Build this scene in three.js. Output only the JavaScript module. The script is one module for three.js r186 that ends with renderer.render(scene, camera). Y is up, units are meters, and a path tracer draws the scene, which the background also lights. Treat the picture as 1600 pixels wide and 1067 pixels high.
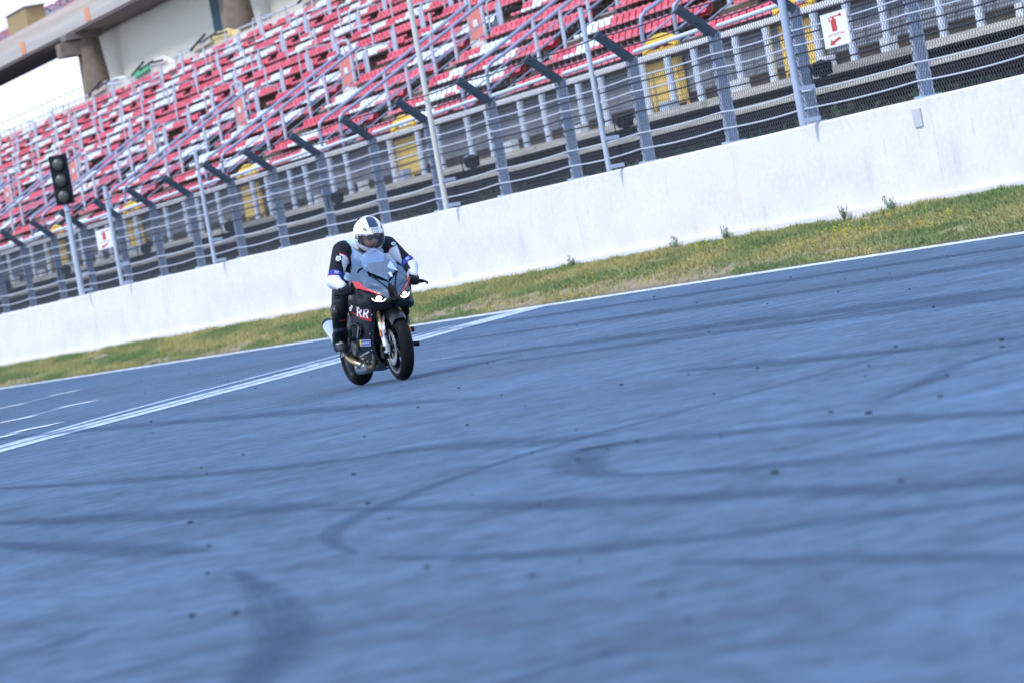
import * as THREE from 'three';
import { mergeGeometries, mergeVertices } from 'three/addons/utils/BufferGeometryUtils.js';
import { RoundedBoxGeometry } from 'three/addons/geometries/RoundedBoxGeometry.js';
import { MarchingCubes } from 'three/addons/objects/MarchingCubes.js';
import { ImprovedNoise } from 'three/addons/math/ImprovedNoise.js';

// ---------------------------------------------------------------- camera, sky, sun, exposure
// World: the straight runs along X (far end towards -X), the wall stands at z = -23.2, y is up.
const scene = new THREE.Scene();
const V = (x, y, z) => new THREE.Vector3(x, y, z);
const FPX = 8889, ROLL = THREE.MathUtils.degToRad(10.2);
const camera = new THREE.PerspectiveCamera(THREE.MathUtils.radToDeg(2 * Math.atan(533.5 / FPX)), 1600 / 1067, 0.5, 3000);
{
  const yaw = Math.atan(2195 / FPX), pitch = Math.atan(108 / FPX), up = V(0, 1, 0);
  const h = V(-Math.cos(yaw), 0, -Math.sin(yaw)), right = h.clone().cross(up);
  const fw = h.clone().multiplyScalar(Math.cos(pitch)).addScaledVector(up, -Math.sin(pitch));
  const u0 = up.clone().multiplyScalar(Math.cos(pitch)).addScaledVector(h, Math.sin(pitch));
  camera.position.set(0, 0.942, 0);
  camera.up.copy(right.clone().multiplyScalar(Math.sin(ROLL)).addScaledVector(u0, Math.cos(ROLL)));
  camera.lookAt(camera.position.clone().add(fw));
  camera.focus = 49.6; camera.userData.fStop = 6.3;
  camera.updateMatrixWorld(); camera.updateProjectionMatrix();
}
const SUN = V(0.28, 0.70, 0.66).normalize();
{
  const w = 256, h = 128, d = new Float32Array(w * h * 4);
  for (let j = 0; j < h; j++) for (let i = 0; i < w; i++) {
    const el = ((j + 0.5) / h - 0.5) * Math.PI, az = ((i + 0.5) / w) * 2 * Math.PI;
    const e = Math.max(0, Math.sin(el)), t = Math.pow(e, 0.5);
    const hor = [0.95, 1.02, 1.12], zen = [0.30, 0.50, 0.92], k = (j * w + i) * 4;
    const dir = [Math.cos(el) * Math.cos(az), Math.sin(el), Math.cos(el) * Math.sin(az)];
    const g = Math.max(0, dir[1] * SUN.y + Math.hypot(dir[0], dir[2]) * Math.hypot(SUN.x, SUN.z) * 0.35);
    for (let c = 0; c < 3; c++) {
      let v = hor[c] + (zen[c] - hor[c]) * t + 0.12 * g * g * g;
      if (el < 0) v = [0.20, 0.21, 0.22][c];
      d[k + c] = v;
    }
    d[k + 3] = 1;
  }
  const sky = new THREE.DataTexture(d, w, h, THREE.RGBAFormat, THREE.FloatType);
  sky.mapping = THREE.EquirectangularReflectionMapping; sky.magFilter = sky.minFilter = THREE.LinearFilter;
  sky.needsUpdate = true; scene.background = sky; scene.environment = sky;
}
const sun = new THREE.DirectionalLight(new THREE.Color(1, 0.965, 0.91), 1.45);
sun.position.set(-70, 0, -15).addScaledVector(SUN, 160); sun.target.position.set(-70, 0, -15);
sun.shadow.radius = 16; sun.castShadow = true; sun.shadow.mapSize.set(4096, 4096);
Object.assign(sun.shadow.camera, { left: -150, right: 80, top: 90, bottom: -90, near: 1, far: 400 });
scene.add(sun, sun.target);
const renderer = new THREE.WebGLRenderer({ antialias: true });
renderer.setSize(1024, 682); renderer.shadowMap.enabled = true;
renderer.toneMapping = THREE.LinearToneMapping; renderer.toneMappingExposure = 1.6;

// ---------------------------------------------------------------- helpers
let seed = 7;
const rnd = () => { seed = (seed * 1664525 + 1013904223) >>> 0; return seed / 4294967296; };
const rr = (a, b) => a + (b - a) * rnd();
const hash = (...a) => { let h = 2166136261; for (const v of a) { h ^= (v | 0) + 0x9e37; h = Math.imul(h, 16777619); h ^= h >>> 13; } h = Math.imul(h ^ (h >>> 15), 2246822507); return ((h ^ (h >>> 13)) >>> 0) / 4294967296; };
const IN = new ImprovedNoise();
const noise = (x, y, z = 0) => IN.noise(x, y, z);
const fbm = (x, y, o = 4) => { let s = 0, a = 0.5; for (let i = 0; i < o; i++) { s += a * noise(x, y, i * 7.3); x *= 2.03; y *= 2.03; a *= 0.5; } return s; };
const lerp = (a, b, t) => a + (b - a) * t, clamp = (v, a = 0, b = 1) => Math.min(b, Math.max(a, v)), sm = (a, b, v) => { const t = clamp((v - a) / (b - a)); return t * t * (3 - 2 * t); };

const taken = new Map();
const numbered = (n) => { const k = taken.get(n) ?? 0; taken.set(n, k + 1); return k ? `${n}_${String(k).padStart(3, '0')}` : n; };
const flat = (g) => { let r = g.index ? g.toNonIndexed() : g; return r; };
function join(list) {
  list = (Array.isArray(list) ? list.flat(3) : [list]).filter(Boolean);
  if (list.length === 1) return list[0];
  const keepC = list.every((g) => g.attributes.color);
  return mergeGeometries(list.map((g) => {
    g = flat(g);
    for (const k of Object.keys(g.attributes)) if (!['position', 'normal', 'uv'].includes(k) && !(k === 'color' && keepC)) g.deleteAttribute(k);
    if (!g.attributes.normal) g.computeVertexNormals();
    if (!g.attributes.uv) g.setAttribute('uv', new THREE.BufferAttribute(new Float32Array(g.attributes.position.count * 2), 2));
    return g;
  }));
}
function part(name, geo, m, parent) { const o = new THREE.Mesh(join(geo), m); o.name = name; parent.add(o); return o; }
function group(name, parent) { const o = new THREE.Group(); o.name = name; parent.add(o); return o; }
function thing(name, label, category, grp) { const o = new THREE.Group(); o.name = numbered(name); o.userData = { label, category }; if (grp) o.userData.group = grp; scene.add(o); return o; }
function struct(name, geo, m) { const o = new THREE.Mesh(join(geo), m); o.name = numbered(name); o.userData.kind = 'structure'; scene.add(o); return o; }
// boxes are given as ranges in X, y and L (distance from the camera's line, z = -L)
const bx = (x0, x1, y0, y1, l0, l1) => new THREE.BoxGeometry(Math.abs(x1 - x0), Math.abs(y1 - y0), Math.abs(l1 - l0)).translate((x0 + x1) / 2, (y0 + y1) / 2, -(l0 + l1) / 2);
const P = (x, y, l) => V(x, y, -l);
function cyl(a, b, r0, r1 = r0, n = 10, open = false) {
  const d = b.clone().sub(a), g = new THREE.CylinderGeometry(r1, r0, d.length(), n, 1, open);
  g.applyQuaternion(new THREE.Quaternion().setFromUnitVectors(V(0, 1, 0), d.clone().normalize()));
  return g.translate((a.x + b.x) / 2, (a.y + b.y) / 2, (a.z + b.z) / 2);
}
const tube = (pts, r, seg = 24, n = 8, tension = 0.5) => new THREE.TubeGeometry(new THREE.CatmullRomCurve3(pts, false, 'catmullrom', tension), seg, r, n, false);
function bar(a, b, w, h) { const d = b.clone().sub(a), g = new THREE.BoxGeometry(w, h, d.length()); g.lookAt(d); return g.translate((a.x + b.x) / 2, (a.y + b.y) / 2, (a.z + b.z) / 2); }
function grid(rows, closedU = false) { // rows of Vector3, same length; smooth sheet with uv
  const nr = rows.length, nc = rows[0].length, pos = [], uv = [], idx = [];
  rows.forEach((r, j) => r.forEach((p, i) => { pos.push(p.x, p.y, p.z); uv.push(i / (nc - 1), 1 - j / (nr - 1)); }));
  for (let j = 0; j < nr - 1; j++) for (let i = 0; i < nc - 1; i++) { const a = j * nc + i; idx.push(a, a + nc, a + 1, a + 1, a + nc, a + nc + 1); }
  const g = new THREE.BufferGeometry(); g.setAttribute('position', new THREE.Float32BufferAttribute(pos, 3)); g.setAttribute('uv', new THREE.Float32BufferAttribute(uv, 2)); g.setIndex(idx); g.computeVertexNormals();
  return g;
}
function colored(g, fn) { const p = g.attributes.position, a = new Float32Array(p.count * 3); for (let i = 0; i < p.count; i++) { const c = fn(p.getX(i), p.getY(i), p.getZ(i), i); a.set(c, i * 3); } g.setAttribute('color', new THREE.BufferAttribute(a, 3)); return g; }
const lin = (r, g, b) => new THREE.Color().setRGB(r, g, b);
const mat = (c, rough = 0.7, o = {}) => new (o.specularIntensity === undefined ? THREE.MeshStandardMaterial : THREE.MeshPhysicalMaterial)({ color: Array.isArray(c) ? lin(...c) : c, roughness: rough, ...o });
function tex(w, h, fn, srgb = true, rep) {
  const d = new Uint8Array(w * h * 4);
  for (let j = 0; j < h; j++) for (let i = 0; i < w; i++) { const c = fn(i, j); d.set([clamp(c[0], 0, 255), clamp(c[1], 0, 255), clamp(c[2], 0, 255), c[3] ?? 255], (j * w + i) * 4); }
  const t = new THREE.DataTexture(d, w, h); t.wrapS = t.wrapT = THREE.RepeatWrapping; t.magFilter = THREE.LinearFilter; t.minFilter = THREE.LinearMipmapLinearFilter; t.generateMipmaps = true;
  if (srgb) t.colorSpace = THREE.SRGBColorSpace; if (rep) t.repeat.set(...rep); t.needsUpdate = true; return t;
}
function canvasTex(w, h, draw) { const c = document.createElement('canvas'); c.width = w; c.height = h; draw(c.getContext('2d'), w, h); const t = new THREE.CanvasTexture(c); t.colorSpace = THREE.SRGBColorSpace; t.magFilter = THREE.LinearFilter; return t; }
// tileable value noise for textures
function tileNoise(n, s) { const g = new Float32Array(n * n); for (let i = 0; i < n * n; i++) g[i] = hash(i, s, 31); return (x, y) => { const xi = Math.floor(x), yi = Math.floor(y), fx = x - xi, fy = y - yi, u = fx * fx * (3 - 2 * fx), v = fy * fy * (3 - 2 * fy), at = (a, b) => g[((b % n + n) % n) * n + ((a % n + n) % n)]; return lerp(lerp(at(xi, yi), at(xi + 1, yi), u), lerp(at(xi, yi + 1), at(xi + 1, yi + 1), u), v); }; }

// ---------------------------------------------------------------- materials
const asphaltMap = (() => { const a = tileNoise(128, 1), b = tileNoise(32, 2), c = tileNoise(256, 3), e = tileNoise(16, 5); return tex(1024, 1024, (i, j) => {
  const u = i / 1024, v = j / 1024;
  const streak = b(u * 16, v * 32) * 0.5 + a(u * 32, v * 128) * 0.5, grain = c(u * 256, v * 256), big = e(u * 16, v * 16), mid = a(u * 64 + 7, v * 64) * 0.55 + c(u * 128, v * 128 + 3) * 0.45;
  let k = 172 + (streak - 0.5) * 26 + (grain - 0.5) * 44 + (big - 0.5) * 16 + (mid - 0.5) * 44;
  if (hash(i >> 1, j >> 1, 9) > 0.9965) k -= 70;
  return [k, k, k];
}); })();
asphaltMap.repeat.set(1 / 13, 1 / 13);
const mAsphalt = mat([0.182, 0.312, 0.485], 0.85, { specularIntensity: 0.4, map: asphaltMap, vertexColors: true });  // blue of the sky sheen at grazing angles is put into the base colour
const rubberAlpha = (() => { const a = tileNoise(64, 11), b = tileNoise(64, 12); return tex(512, 64, (i, j) => { const v = j / 63, e = sm(0, 1, Math.min(v, 1 - v) * 2.4); const s = a(i / 512 * 8, v * 14) * 0.6 + b(i / 512 * 64, v * 40) * 0.4; const k = 255 * clamp(e * (0.15 + s * 0.75)) * 0.62; return [k, k, k]; }, false); })();
const mRubber = mat([0.035, 0.075, 0.14], 0.8, { specularIntensity: 0.3, alphaMap: rubberAlpha, transparent: true });
const paintAlpha = (() => { const a = tileNoise(128, 21), b = tileNoise(32, 22); return tex(512, 64, (i, j) => { const k = a(i / 512 * 128, j / 64 * 24) * 0.5 + b(i / 512 * 20, j / 64 * 8) * 0.5; const v = 255 * clamp(0.62 + (k - 0.34) * 3.2); return [v, v, v]; }, false); })();
const mPaint = mat([0.82, 0.84, 0.86], 0.6, { alphaMap: paintAlpha, transparent: true });
const mPaintLine = mat([0.52, 0.61, 0.76], 0.65, { alphaMap: paintAlpha, transparent: true });
const mPaintWorn = mat([0.40, 0.50, 0.68], 0.65, { alphaMap: paintAlpha, transparent: true });
const mRubberLine = mat([0.10, 0.15, 0.24], 0.8, { specularIntensity: 0.3 });
const wallMap = (() => { const a = tileNoise(64, 31), b = tileNoise(16, 32), c = tileNoise(128, 33); return tex(1024, 256, (i, j) => { const u = i / 1024, v = j / 256; const run = a(u * 64, v * 3), blot = b(u * 12, v * 4), f = c(u * 128, v * 32); let k = 236 + (f - 0.5) * 9 + (blot - 0.5) * 12; if (run > 0.78) k -= (run - 0.78) * 90 * b(u * 12 + 3, v * 5); return [k - 2, k, k + 3]; }); })();
wallMap.repeat.set(1 / 12, 1 / 1.5);
const mWall = mat([0.97, 0.915, 0.90], 0.85, { map: wallMap });
const mGalv = mat([0.43, 0.51, 0.64], 0.48, { metalness: 0.1 });
const mGalvMid = mat([0.50, 0.56, 0.66], 0.5);
const mGalvLight = mat([0.68, 0.74, 0.82], 0.42, { metalness: 0.1 });
const mCableLight = mat([0.70, 0.73, 0.80], 0.35, { metalness: 0.4 });
const mCableDark = mat([0.03, 0.034, 0.046], 0.6, { specularIntensity: 0.4 });
const mArm = mat([0.045, 0.065, 0.095], 0.6, { specularIntensity: 0.5 });
const mMesh = mat([0.085, 0.095, 0.115], 0.6, { specularIntensity: 0.5 });
const concMap = (() => { const a = tileNoise(64, 41), b = tileNoise(16, 42); return tex(512, 512, (i, j) => { const u = i / 512, v = j / 512, k = 228 + (a(u * 64, v * 64) - 0.5) * 34 + (b(u * 10, v * 10) - 0.5) * 44; return [k, k * 0.985, k * 0.96]; }); })();
concMap.repeat.set(0.35, 0.35);
const mConc = mat([0.50, 0.49, 0.47], 0.9, { map: concMap });
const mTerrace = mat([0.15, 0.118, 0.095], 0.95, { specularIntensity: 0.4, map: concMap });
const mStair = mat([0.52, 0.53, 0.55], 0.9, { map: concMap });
const mConcPale = mat([0.82, 0.79, 0.75], 0.9, { map: concMap });
const mBeam = mat([0.90, 0.87, 0.86], 0.8);
const mColumn = mat([0.70, 0.79, 0.93], 0.5);
const mClad = mat([0.30, 0.31, 0.34], 0.55, { metalness: 0.25 });
const mTan = mat([0.26, 0.20, 0.14], 0.9, { map: concMap });
const mDarkSoilShade = mat([0.014, 0.013, 0.014], 0.95, { specularIntensity: 0.3 });  // dark soil; near-black so it also stands in for shade under the stand
const mYellow = mat([0.90, 0.56, 0.015], 0.5), mYellowDeep = mat([0.86, 0.60, 0.14], 0.6);
const mReds = [[0.69, 0.085, 0.125], [0.63, 0.068, 0.10], [0.74, 0.115, 0.16]].map((c) => mat(c, 0.36));
const mWhites = [[0.78, 0.79, 0.80], [0.72, 0.73, 0.75]].map((c) => mat(c, 0.45));
const mBracket = mat([0.33, 0.34, 0.36], 0.5, { metalness: 0.4 });
const mRailBlue = mat([0.33, 0.38, 0.52], 0.4, { metalness: 0.3 });
const mRailPale = mat([0.60, 0.62, 0.70], 0.4, { metalness: 0.25 });
const mRedPanel = mat([0.72, 0.21, 0.17], 0.6);
const mCream = new THREE.MeshPhysicalMaterial({ color: lin(1.0, 0.93, 0.72), roughness: 1, transmission: 0.55, thickness: 0 });
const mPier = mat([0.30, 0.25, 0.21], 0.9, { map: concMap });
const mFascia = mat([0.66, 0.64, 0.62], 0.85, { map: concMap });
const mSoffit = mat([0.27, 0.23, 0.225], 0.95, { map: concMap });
const mBlack = mat([0.010, 0.011, 0.014], 0.5, { specularIntensity: 0.5 });
const mLampBlack = mat([0.005, 0.006, 0.010], 0.6, { specularIntensity: 0.3 });

// ---------------------------------------------------------------- the track (slight crossfall up to the wall)
const S = 0.0162, WALL = 23.2;
const gy = (l) => S * l;
const track = new THREE.Group(); track.name = 'track'; track.userData.kind = 'structure'; scene.add(track);
{
  const xs = [], ls = [];
  for (let x = 40; x > -140; x -= 0.75) xs.push(x); for (let x = -140; x >= -900; x -= 20) xs.push(x);
  for (let l = -60; l < -2; l += 4) ls.push(l); for (let l = -2; l < 21.52; l += 0.3) ls.push(l); ls.push(21.52);
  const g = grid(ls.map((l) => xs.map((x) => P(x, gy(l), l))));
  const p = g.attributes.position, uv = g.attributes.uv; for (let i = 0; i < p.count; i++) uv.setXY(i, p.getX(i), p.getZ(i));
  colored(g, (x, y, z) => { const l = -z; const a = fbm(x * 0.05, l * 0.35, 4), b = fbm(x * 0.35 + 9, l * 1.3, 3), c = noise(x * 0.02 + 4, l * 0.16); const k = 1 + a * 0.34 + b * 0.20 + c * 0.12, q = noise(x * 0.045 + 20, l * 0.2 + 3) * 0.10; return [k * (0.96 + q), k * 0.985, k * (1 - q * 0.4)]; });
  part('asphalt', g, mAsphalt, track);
}
let lift = 0.003;
function ribbon(name, pts, w, m, o = {}) { // pts in [x, L]
  const c = new THREE.CatmullRomCurve3(pts.map(([x, l]) => V(x, 0, -l)), false, 'catmullrom', o.tension ?? 0.5), n = o.n ?? 40, a = [], b = []; lift += 0.0003;
  const y = (o.lift ?? lift), len = c.getLength();
  for (let i = 0; i <= n; i++) {
    const t = i / n, q = c.getPoint(t), d = c.getTangent(t); const nx = -d.z, nz = d.x, ww = w * (o.taper ? Math.min(1, 0.25 + 3 * Math.min(t, 1 - t)) : 1) / 2;
    for (const [arr, s] of [[a, 1], [b, -1]]) { const zz = q.z + nz * ww * s; arr.push(V(q.x + nx * ww * s, gy(-zz) + y, zz)); }
  }
  const g = grid([a, b]); const uv = g.attributes.uv; for (let i = 0; i < uv.count; i++) uv.setXY(i, uv.getX(i) * Math.max(1, Math.round(len / (o.rep ?? 6))), uv.getY(i));
  return part(name, g, m, track);
}
const marks = [
  [[[-29.71, 9.78], [-27.75, 8.21], [-26.6, 7.2], [-25.81, 6.51], [-24.73, 5.84], [-23.38, 5.17], [-21.93, 4.6], [-20.83, 4.32], [-19.43, 4.11]], 0.11],
  [[[-16, 6.8], [-19.64, 6.69], [-21.89, 6.71], [-22.96, 6.59], [-24.24, 6.48], [-24.55, 6.35], [-23.31, 5.95], [-22.11, 5.68], [-20.87, 5.55]], 0.22],
  [[[-16.5, 6.5], [-18.02, 6.12], [-18.82, 5.87], [-19.64, 5.67], [-21.03, 5.6]], 0.2],
  [[[-12, 5.4], [-15.57, 5.27], [-16.44, 5.18], [-17.88, 5.15], [-19, 5.04], [-21.48, 4.98], [-23.89, 4.93]], 0.2],
  [[[-13, 5.4], [-14.83, 5.01], [-15.24, 4.79], [-15.63, 4.67], [-16.08, 4.44], [-16.78, 4.25], [-17.35, 4.14], [-18.76, 4.06]], 0.2],
  [[[-11, 4.3], [-12.66, 4.25], [-13.7, 4.21], [-14.35, 4.16], [-15.23, 4.1]], 0.12],
  [[[-20, 3.79], [-18.16, 3.52], [-16.57, 3.25], [-15.62, 3.07], [-14.32, 2.74], [-14.01, 2.64], [-12.6, 2.3]], 0.16],
  [[[-17.54, 2.3], [-17.58, 2.7], [-17.85, 2.82], [-18.11, 2.97]], 0.11],
  [[[-15.3, 2.3], [-15.68, 2.73], [-15.77, 2.89], [-15.61, 3.01]], 0.09],
  [[[-12.1, 2.7], [-12.45, 3.11], [-12.43, 3.2]], 0.09],
  [[[-31.54, 4.64], [-28.16, 4.8], [-25.63, 4.92], [-24.09, 5.03]], 0.3],
  [[[-28.28, 4.14], [-24.06, 4.08], [-22.15, 4.08]], 0.22],
  [[[-66, 15.5], [-57.61, 15.64], [-52.7, 15.63], [-50.44, 15.9], [-46.62, 16.12], [-38, 16.3]], 0.7],
  [[[-54, 12.7], [-47.08, 12.75], [-42.07, 12.74], [-36.69, 12.65], [-30, 12.5]], 0.55],
  [[[-47, 11.5], [-43.83, 11.85], [-41.04, 12.04], [-35.11, 12.1], [-29, 12.0]], 0.4],
  [[[-39.46, 5.84], [-34.63, 5.94], [-32.13, 6.1], [-30.19, 6.28], [-29.18, 6.55]], 0.22],
  [[[-23.3, 7.3], [-24.4, 7.9], [-25.17, 8.25], [-25.78, 8.65], [-26.1, 9.2]], 0.14],
  [[[-29.93, 6.58], [-28.75, 6.66], [-26.57, 6.63], [-25.54, 6.71]], 0.25],
  [[[-70, 8.9], [-56, 9.2], [-46, 9.1], [-38, 8.9]], 0.35], [[[-90, 18.4], [-72, 18.2], [-58, 18.3], [-46, 18.2]], 0.5], [[[-34, 9.4], [-30, 9.3], [-26, 9.45]], 0.25],
];
for (const [p, w] of marks) ribbon('tyre_mark', p, w * 1.7, mRubber, { taper: true, n: 60, rep: 5 });
lift = 0.005;
ribbon('painted_line', [[-420, 21.07], [-40, 21.07], [20, 21.07]], 0.56, mPaint, { n: 160, rep: 5 }).userData.label = 'solid white edge line along the grass verge';
ribbon('painted_line', [[-49.5, 6.4], [-54, 8.15], [-59, 10.45], [-67.4, 14.25], [-76.5, 18.05], [-83.2, 20.95]], 0.85, mPaintLine, { n: 90, rep: 4 }).userData.label = 'broad white line slanting across the asphalt';
ribbon('painted_line', [[-50.4, 6.35], [-55.5, 8.4], [-62.7, 11.1], [-71.8, 15.1], [-80.5, 19.0]], 0.22, mPaintWorn, { n: 90, rep: 4 });
ribbon('tyre_mark', [[-49.8, 6.5], [-54.2, 8.2], [-59.2, 10.5], [-67.6, 14.3], [-76.7, 18.1]], 0.14, mRubberLine, { n: 60 });
for (const [a, b] of [[[-91.33, 14.12], [-95.56, 15.73]], [[-73.31, 11.38], [-76.67, 12.76]], [[-61.2, 9.2], [-62.86, 9.96]]]) {
  ribbon('painted_line', [a, [(a[0] + b[0]) / 2, (a[1] + b[1]) / 2], b], 0.13, mPaintWorn, { n: 6, rep: 3 });
  for (const e of [a, b]) { const dx = b[0] - a[0], dl = b[1] - a[1], L = Math.hypot(dx, dl), ux = dx / L, ul = dl / L; ribbon('painted_line', [[e[0] - ux * 0.4, e[1] - ul * 0.4], e, [e[0] + ux * 0.4, e[1] + ul * 0.4]], 0.5, mPaint, { n: 4, rep: 3 }); }
}
ribbon('painted_line', [[-69.2, 14.3], [-69.5, 14.7], [-69.8, 15.1]], 0.4, mPaintWorn, { n: 4, rep: 3 });
{ // bits of torn-off tyre rubber
  const g = new THREE.IcosahedronGeometry(0.011, 0), im = new THREE.InstancedMesh(g, mRubberLine.clone(), 130), M = new THREE.Matrix4(), q = new THREE.Quaternion(); im.material.color = lin(0.03, 0.035, 0.045);
  for (let i = 0; i < 130; i++) { const l = rr(2, 19), x = -l * rr(2.6, 5.6), s = rr(0.4, 1.3) * (0.6 + 0.4 * hash(i, 3)); q.setFromEuler(new THREE.Euler(0, rr(0, 6), 0)); M.compose(P(x, gy(l) + 0.006, l), q, V(s * 1.6, s * 0.5, s)); im.setMatrixAt(i, M); }
  im.name = 'rubber_crumbs'; im.userData.kind = 'stuff'; track.add(im);
}
// ---------------------------------------------------------------- verge and the ground behind the wall
const vy = (l) => { const t = [[21.2, gy(21.2) - 0.05], [21.5, 0.335], [21.8, 0.44], [22.4, 0.64], [23.0, 0.80], [23.35, 0.83]]; for (let i = 0; i < t.length - 1; i++) if (l <= t[i + 1][0]) return lerp(t[i][1], t[i + 1][1], clamp((l - t[i][0]) / (t[i + 1][0] - t[i][0]))); return 0.83; };
const dryness = (x, l) => clamp(0.50 + fbm(x * 0.16, l * 1.4, 4) * 1.8 + noise(x * 0.05, l * 0.8 + 5) * 0.5);
{
  const xs = []; for (let x = 10; x > -170; x -= 0.22) xs.push(x); for (let x = -170; x >= -700; x -= 12) xs.push(x);
  const ls = []; for (let l = 21.2; l <= 23.36; l += 0.09) ls.push(l);
  const g = grid(ls.map((l) => xs.map((x) => P(x, vy(l) + (l > 21.3 ? 0.05 * fbm(x * 1.1, l * 2.5, 3) : 0), l))));
  colored(g, (x, y, z) => { const d = dryness(x, -z), e = sm(21.45, 21.7, -z), n = 0.85 + 0.5 * fbm(x * 3, z * 5, 2); const a = [0.21, 0.205, 0.085], b = [0.36, 0.28, 0.16]; return [0, 1, 2].map((i) => lerp([0.075, 0.07, 0.068][i], lerp(a[i], b[i], sm(0.55, 0.9, d)), e) * n); });
  struct('verge', g, mat([1, 1, 1], 0.95, { vertexColors: true }));
  struct('ground', [bx(-900, 120, -2.2, 2.0, 23.6, 26.0), bx(-900, 120, -2.2, 2.6, 26.0, 400)], mDarkSoilShade);
}
{ // grass, flowers
  const blade = (w, h, lean, a) => { const g = new THREE.BufferGeometry(); const c = Math.cos(a), s = Math.sin(a); g.setAttribute('position', new THREE.Float32BufferAttribute([-w * c, 0, -w * s, w * c, 0, w * s, lean * s * 0.4 + w * c * 0.6, h * 0.6, -lean * c * 0.4 + w * s * 0.6, lean * s, h, -lean * c], 3)); g.setIndex([0, 1, 2, 0, 2, 3]); g.computeVertexNormals(); return g; };
  const tuft = (n, h, s) => { const l = []; for (let i = 0; i < n; i++) { const b = blade(0.006 * s, h * (0.6 + 0.6 * hash(i, n, 4)), 0.05 * (hash(i, 8) + 0.2), i * 2.4 + hash(i, 5)); b.translate((hash(i, 1) - 0.5) * 0.10, 0, (hash(i, 2) - 0.5) * 0.10); l.push(b); } return join(l); };
  const mGrass = mat([1, 1, 1], 0.9);
  const N = 52000, g1 = tuft(9, 0.075, 1), im = new THREE.InstancedMesh(g1, mGrass, N), M = new THREE.Matrix4(), q = new THREE.Quaternion(), col = new THREE.Color();
  let k = 0, tries = 0; const fl = [];
  while (k < N && tries++ < N * 4) {
    const t = rnd(), x = -57 - 110 * Math.pow(t, 1.25), l = rr(21.53, 23.17), d = dryness(x, l);
    if (rnd() < sm(0.62, 0.92, d) * 0.9) continue;
    const edge = sm(21.5, 21.75, l), wl = sm(22.9, 23.15, l); if (rnd() > 0.35 + edge) continue;
    const s = rr(0.5, 1.15) * (0.55 + 0.45 * edge) * (1 + 0.35 * wl * hash(Math.floor(x * 1.3), 6)); q.setFromEuler(new THREE.Euler(rr(-0.2, 0.2), rr(0, 6.3), rr(-0.2, 0.2)));
    M.compose(P(x, vy(l) + 0.05 * fbm(x * 1.1, l * 2.5, 3) - 0.005, l), q, V(s * 1.2, s, s * 1.2)); im.setMatrixAt(k, M);
    const gq = fbm(x * 0.22 + 40, l * 1.6 + 2, 3), m = clamp(0.5 + gq * 2.3 + rr(-0.2, 0.2)), v = rr(0.75, 1.25);
    col.setRGB(lerp(0.17, 0.44, m) * v, lerp(0.25, 0.385, m) * v, lerp(0.09, 0.155, m) * v); im.setColorAt(k, col); k++;
    if (fl.length < 420 && noise(x * 0.22 + 7, l * 1.1) > 0.2 && rnd() < 0.05) fl.push([x, l]);
  }
  im.count = k; im.name = 'grass'; im.userData = { kind: 'stuff', label: 'dry green and straw grass on the verge', category: 'grass' }; scene.add(im);
  const fg = join([new THREE.SphereGeometry(0.013, 6, 4).scale(1, 0.55, 1).translate(0, 0.10, 0), cyl(V(0, 0, 0), V(0, 0.1, 0), 0.002, 0.002, 3)]), fi = new THREE.InstancedMesh(fg, mat([0.70, 0.58, 0.02], 0.7), fl.length);
  fl.forEach(([x, l], i) => { const s = rr(0.8, 1.5); M.compose(P(x + rr(-0.1, 0.1), vy(l), l), q.identity(), V(s, rr(0.7, 1.3), s)); fi.setMatrixAt(i, M); });
  fi.name = 'yellow_flowers'; fi.userData = { kind: 'stuff', label: 'small yellow wildflowers scattered through the verge grass', category: 'flowers' }; scene.add(fi);
  // weeds growing against the foot of the wall: countable plants
  [-71.5, -73.6, -79.4, -82.2, -88.4, -106.5].forEach((x, i) => {
    const t = thing('weed', ['tall thin weed against the wall at the far right', 'bushy weed at the wall foot, second from the right', 'green weed at the wall foot right of the bare soil', 'sparse weed at the wall foot above the yellow flowers', 'small weed at the wall foot just right of the rider', 'lone grey green weed at the wall foot left of the rider'][i], 'weed', 'weeds along the wall foot');
    t.position.copy(P(x, vy(23.05), 23.04)); const l = []; const st = [];
    for (let j = 0; j < 16; j++) { const a = j * 2.4, h = 0.12 + 0.26 * hash(i, j, 3), r = 0.03 + 0.13 * hash(i, j, 4), e = V(Math.cos(a) * r, h, Math.sin(a) * r * 0.4); st.push(cyl(V(0, 0, 0), e, 0.003, 0.0015, 4)); for (let m = 0; m < 5; m++) { const b = blade(0.011, 0.055, 0.03, a + m * 1.3); b.translate(e.x * (0.4 + m * 0.15), h * (0.4 + m * 0.14), e.z * (0.4 + m * 0.15)); l.push(b); } }
    part('stem', st, mat([0.2, 0.22, 0.12], 0.9), t); part('leaves', l, mat([0.22, 0.30, 0.16], 0.9), t); t.scale.set(1.5, 0.62, 1);
  });
  // dark scrub on the bank behind the wall
  const lg = new THREE.BufferGeometry(); lg.setAttribute('position', new THREE.Float32BufferAttribute([-0.05, 0, 0, 0.05, 0, 0, 0, 0.13, 0.03], 3)); lg.computeVertexNormals();
  const SN = 26000, si = new THREE.InstancedMesh(lg, mat([1, 1, 1], 0.9), SN);
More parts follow.
